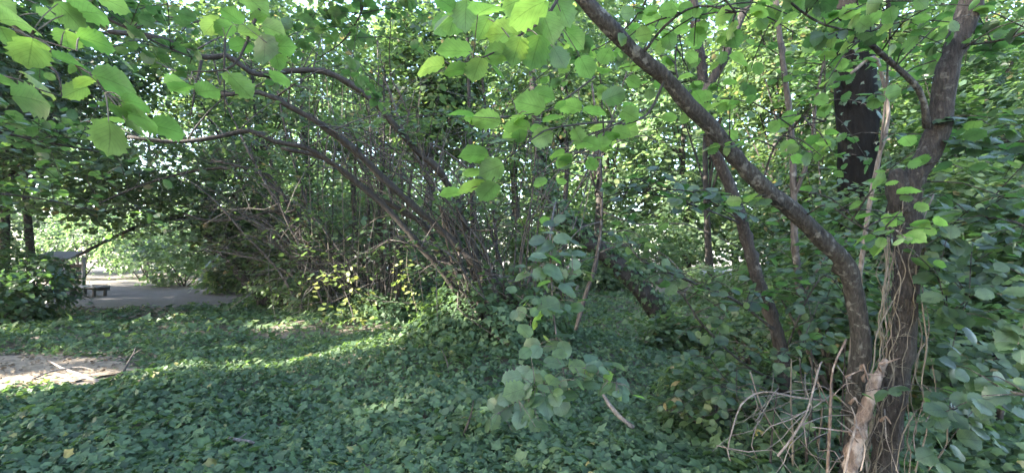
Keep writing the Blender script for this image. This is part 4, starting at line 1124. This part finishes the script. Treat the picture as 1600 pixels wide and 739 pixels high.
stick('long pale twig across the ivy in the bright gap', [([(1060, 498, 8.2), (1110, 495, 8.2), (1150, 500, 8.2)], .014, .008)], 'dead')
# dead tangle at the right
dead = 'bare dead twigs around the right-hand stem feet'
stick('pale arched dead branch hooping down to the ivy', [([(1290, 625, 2.35), (1240, 620, 2.35), (1205, 612, 2.35), (1180, 615, 2.35), (1158, 632, 2.34), (1146, 665, 2.33), (1137, 702, 2.32), (1142, 720, 2.32)], 0.0050, 0.0030)], 'dead', 'dead_branch', 'branch', dead)
stick('grey dead branch slanting across the foot of the leaning stem', [([(1215, 712, 2.2), (1240, 680, 2.2), (1262, 640, 2.2), (1278, 580, 2.22), (1284, 565, 2.23)], 0.0056, 0.0036), ([(1262, 640, 2.2), (1235, 655, 2.2), (1205, 665, 2.2), (1190, 680, 2.2)], 0.0037, 0.0018), ([(1250, 665, 2.2), (1290, 650, 2.25), (1330, 648, 2.3)], 0.0031, 0.0018), ([(1255, 655, 2.2), (1258, 680, 2.18), (1260, 698, 2.18)], 0.0031, 0.0018)], 'dead', 'dead_branch', 'branch', dead)
stick('thin dead twig crossing behind the slanting dead branch', [([(1172, 580, 2.6), (1190, 635, 2.55), (1215, 680, 2.5), (1250, 735, 2.45)], 0.0043, 0.0024), ([(1190, 635, 2.55), (1160, 660, 2.5)], 0.0019, 0.0012)], 'vine', 'dead_branch', 'branch', dead)
stick('reddish broken dead stem beside the leaning stem foot', [([(1292, 745, 2.3), (1296, 680, 2.3), (1298, 620, 2.3), (1302, 575, 2.3), (1322, 530, 2.32)], 0.0074, 0.0048), ([(1298, 640, 2.3), (1280, 600, 2.28), (1270, 590, 2.28)], 0.0031, 0.0018), ([(1300, 620, 2.3), (1320, 600, 2.3), (1340, 598, 2.3)], 0.0025, 0.0012)], 'peel', 'dead_branch', 'branch', dead)
stick('bleached forked twig before the broken peeling stem', [([(1318, 745, 2.05), (1330, 690, 2.05), (1338, 660, 2.05), (1330, 635, 2.05)], 0.0062, 0.0024), ([(1333, 675, 2.05), (1315, 662, 2.05), (1308, 655, 2.05)], 0.0025, 0.0012), ([(1345, 735, 2.04), (1352, 700, 2.04), (1342, 670, 2.04), (1325, 655, 2.04)], 0.0031, 0.0018)], 'dead', 'dead_branch', 'branch', dead)
stick('bare twigs fanning left from the peeling stem', [([(1330, 640, 2.3), (1290, 605, 2.3), (1240, 595, 2.3)], 0.0031, 0.0012), ([(1300, 615, 2.3), (1265, 640, 2.28), (1220, 655, 2.25)], 0.0025, 0.0012), ([(1280, 603, 2.3), (1262, 615, 2.3), (1230, 612, 2.3)], 0.0019, 0.0012)], 'dead', 'dead_branch', 'branch', dead)
stick('curly dry creeper hanging right of the forked trunk', [([(1440, 470, 2.2), (1448, 540, 2.2), (1440, 600, 2.18), (1450, 660, 2.15), (1430, 735, 2.12)], 0.0037, 0.0030), ([(1442, 600, 2.18), (1470, 630, 2.15), (1480, 690, 2.12), (1450, 735, 2.1)], 0.0031, 0.0024), ([(1432, 640, 2.15), (1410, 680, 2.12), (1400, 735, 2.1)], 0.0031, 0.0024), ([(1455, 560, 2.2), (1462, 620, 2.18), (1440, 650, 2.15)], 0.0025, 0.0018)], 'vine', 'dry_creeper', 'creeper', dead)
stick('thin bent creeper between the leaning stem and the fork', [([(1395, 470, 2.25), (1370, 520, 2.22), (1365, 570, 2.2), (1350, 620, 2.2)], 0.0031, 0.0024), ([(1388, 330, 2.25), (1384, 420, 2.25), (1372, 520, 2.22)], 0.0025, 0.0018)], 'vine', 'dry_creeper', 'creeper', dead)
for k, (x, y0, y1, w) in enumerate([(1240, 560, 735, -6), (1262, 545, 735, 8), (1281, 575, 740, -4), (1310, 530, 735, 10), (1365, 420, 735, -20), (1205, 600, 735, 12)]):
    t = thing('dead_branch', ['upright thin dead shoot left of the slanting dead branch', 'upright dead shoot behind the slanting dead branch', 'upright brown shoot by the reddish dead stem', 'thin shoot close against the leaning stem',
                        'tall thin shoot rising between the two near stems', 'thin dead shoot right of the arched dead branch'][k], 'branch', at(x, y1, 2.6), dead)
    tube_obj('stem', [([at(x + w * f + rng.normal(0, 3), y1 + (y0 - y1) * f, 2.6) for f in (0, .3, .6, 1)], [.007, .006, .005, .003], dict(sides=6, step=.08))], B['brown' if k % 2 else 'vine'], t)

tb = thing('brushwood', 'tangle of fine bare twigs heaped round the leaning stem foot', 'brushwood', at(1270, 740, 2.4), dead)
for k in range(46):
    x, y, d0 = rng.uniform(1150, 1400), rng.uniform(600, 740), rng.uniform(2.05, 2.7)
    a = rng.uniform(0, math.pi); L = rng.uniform(40, 120)
    p0 = np.array([x, y]); v = np.array([math.cos(a), math.sin(a)]) * L
    pts = [(*(p0 - v / 2), d0 + .1), (*(p0 - v / 6 + rng.normal(0, 6, 2)), d0), (*(p0 + v / 6 + rng.normal(0, 6, 2)), d0), (*(p0 + v / 2 + rng.normal(0, 8, 2)), d0 - .1)]
    r = rng.uniform(.0014, .0036)
    tube_obj('twig', [([at(*p) for p in pts], [r, r * .9, r * .7, r * .4], dict(sides=5, step=.06))], B[['dead', 'vine', 'dead', 'brown'][k % 4]], tb)
# ================================================================== CLEARING FURNITURE
M_wood = plain_material('weathered_planks', (.30, .28, .29), .8)
M_dark = plain_material('dark_timber', (.05, .045, .042), .85)
M_roof = plain_material('grey_roof_sheet', (.05, .052, .058), .95)
M_blue = plain_material('blue_plastic', (.03, .13, .20), .4)
def bench(label, px, d, w, rot):
    p = at(px, 455, d); z0 = float(gh(p[0], p[1])) + .03
    t = thing('low_bench', label, 'bench', (p[0], p[1], z0), 'low benches in the clearing')
    c, s = math.cos(rot), math.sin(rot)
    for k in range(4):
        o = (k - 1.5) * .135
        box_obj('plank', (p[0] - s * o, p[1] + c * o, z0 + .30), (w, .12, .045), M_wood, t, rot)
    for sx in (-1, 1):
        for sy in (-1, 1):
            ox, oy = sx * (w / 2 - .08), sy * .18
            box_obj('leg', (p[0] + c * ox - s * oy, p[1] + s * ox + c * oy, z0 + .137), (.08, .08, .27), M_dark, t, rot)
    box_obj('rail', (p[0], p[1], z0 + .24), (w - .2, .06, .06), M_dark, t, rot)
bench('pale low plank bench on the clearing beside the blue bin', 103, 15.0, .75, R(8))
bench('pale low plank bench nearest the middle of the clearing', 140, 15.2, .9, R(-6))
box_t = thing('timber_block', 'small dark timber block lying right of the low benches', 'block', at(158, 453, 15.4))
box_obj('block', at(158, 450, 15.4), (.38, .3, .16), M_dark, box_t, R(20)); box_obj('board', at(156, 446, 15.4), (.5, .16, .04), M_dark, box_t, R(-14))
def shelter():
    p = at(90, 440, 16.8); z0 = .03
    t = thing('garden_shelter', 'small open shelter with sloping grey roof behind the low benches', 'shelter', (p[0], p[1], z0))
    box_obj('roof', (p[0], p[1], 1.35), (1.35, 1.0, .05), M_roof, t, R(6), R(16))
    box_obj('fascia', (p[0], p[1] - .53, 1.16), (1.36, .04, .12), M_dark, t, R(6))
    for sx in (-1, 1):
        for sy in (-1, 1):
            box_obj('post', (p[0] + sx * .58, p[1] + sy * .36, .60 + .04 * sy), (.09, .09, 1.2 + .12 * sy), M_wood, t, R(6))
    for k in range(5):
        box_obj('board', (p[0], p[1] + .40, .14 + k * .2), (1.2, .025, .17), M_dark, t, R(6))
shelter()
def bin_(px, py, d):
    p = at(px, py, d)
    t = thing('waste_bin', 'blue plastic bin standing under the grey-roofed shelter', 'bin', (p[0], p[1], .03))
    V, F, n = [], [], 16
    for z, r in [(.0, .17), (.03, .19), (.5, .22), (.54, .24), (.6, .24)]:
        for j in range(n):
            a = 2 * math.pi * j / n
            V.append((p[0] + r * math.cos(a), p[1] + r * math.sin(a), z + .05))
    for i in range(4):
        for j in range(n):
            k = (j + 1) % n; F.append((i * n + j, i * n + k, (i + 1) * n + k, (i + 1) * n + j))
    F.append(tuple(range(n))[::-1])
    me = bpy.data.meshes.new('body'); me.from_pydata(V, [], F); me.update(); link('body', me, M_blue, t)
    V, F = [], []
    for z, r in [(.655, .25), (.69, .24), (.74, .12), (.75, .0)]:
        for j in range(n):
            a = 2 * math.pi * j / n
            V.append((p[0] + r * math.cos(a), p[1] + r * math.sin(a), z))
    for i in range(3):
        for j in range(n):
            k = (j + 1) % n; F.append((i * n + j, i * n + k, (i + 1) * n + k, (i + 1) * n + j))
    me = bpy.data.meshes.new('lid'); me.from_pydata(V, [], F); me.update(); link('lid', me, M_blue, t)
bin_(90, 440, 16.1)

# ================================================================== SHADE TREES AROUND THE VIEWER (out of frame, they cast the wood's shade)
for k, (x, y, h, cr, low) in enumerate([(-13, .5, 15, 4.0, .25), (-12.5, -5, 17, 4.4, .25), (-18, -2, 19, 4.8, .2), (-8.5, -7.5, 17, 4.4, .3), (-18, 5.5, 16, 4.4, .25), (-23, 11, 16, 4.8, .2), (-4, -10, 17, 4.4, .3), (-24, 3, 19, 5.0, .2), (-17, -10, 20, 5.0, .2), (-10, -13, 19, 5.0, .25), (-25, -5, 20, 5.2, .2), (-29, 9, 17, 5.0, .2), (-21, 8.0, 15, 3.8, .15), (-27, 15.5, 15, 4.2, .15)]):
    back_tree(['tall shade tree out of view left of the ivy carpet', 'tall shade tree behind the viewer on the left', 'tall shade tree farthest behind on the left', 'shade tree whose crown spreads over the viewer', 'shade tree left of the dark bush, out of view',
               'tall shade tree left of the clearing, out of view', 'shade tree behind the viewer', 'tall shade tree far left, out of view', 'tall shade tree far behind the viewer', 'tall shade tree behind the viewer, beyond the nearer ones', 'tallest shade tree far out on the left', 'tall shade tree far left of the clearing, out of view', 'shade tree between the others left of the dark bush, out of view', 'shade tree left of the shelter, out of view'][k], 0, y, h, cr, 'hazel', .42, 190, 15, low, .22, x=x, group='shade trees out of view', spray=1.0)

# ================================================================== THIN WOODLAND AIR
def haze_box():
    import bmesh
    bm = bmesh.new(); bmesh.ops.create_cube(bm, size=1.0)
    for v in bm.verts:
        v.co = Vector((v.co.x * 312, v.co.y * 312 + 30, (v.co.z + .5) * 26 - 1.4))
    me = bpy.data.meshes.new('haze'); bm.to_mesh(me); bm.free()
    m = bpy.data.materials.new('thin_air'); m.use_nodes = True
    nt = m.node_tree; nt.nodes.remove(nt.nodes['Principled BSDF'])
    pv = nt.nodes.new('ShaderNodeVolumePrincipled')
    pv.inputs['Color'].default_value = (.92, .96, .97, 1)
    pv.inputs['Density'].default_value = .0006
    pv.inputs['Anisotropy'].default_value = .3
    nt.links.new(pv.outputs[0], nt.nodes['Material Output'].inputs['Volume'])
    o = link('haze', me, m)
    tag(o, 'thin pale haze filling the air under the trees', 'haze', kind='stuff')
haze_box()
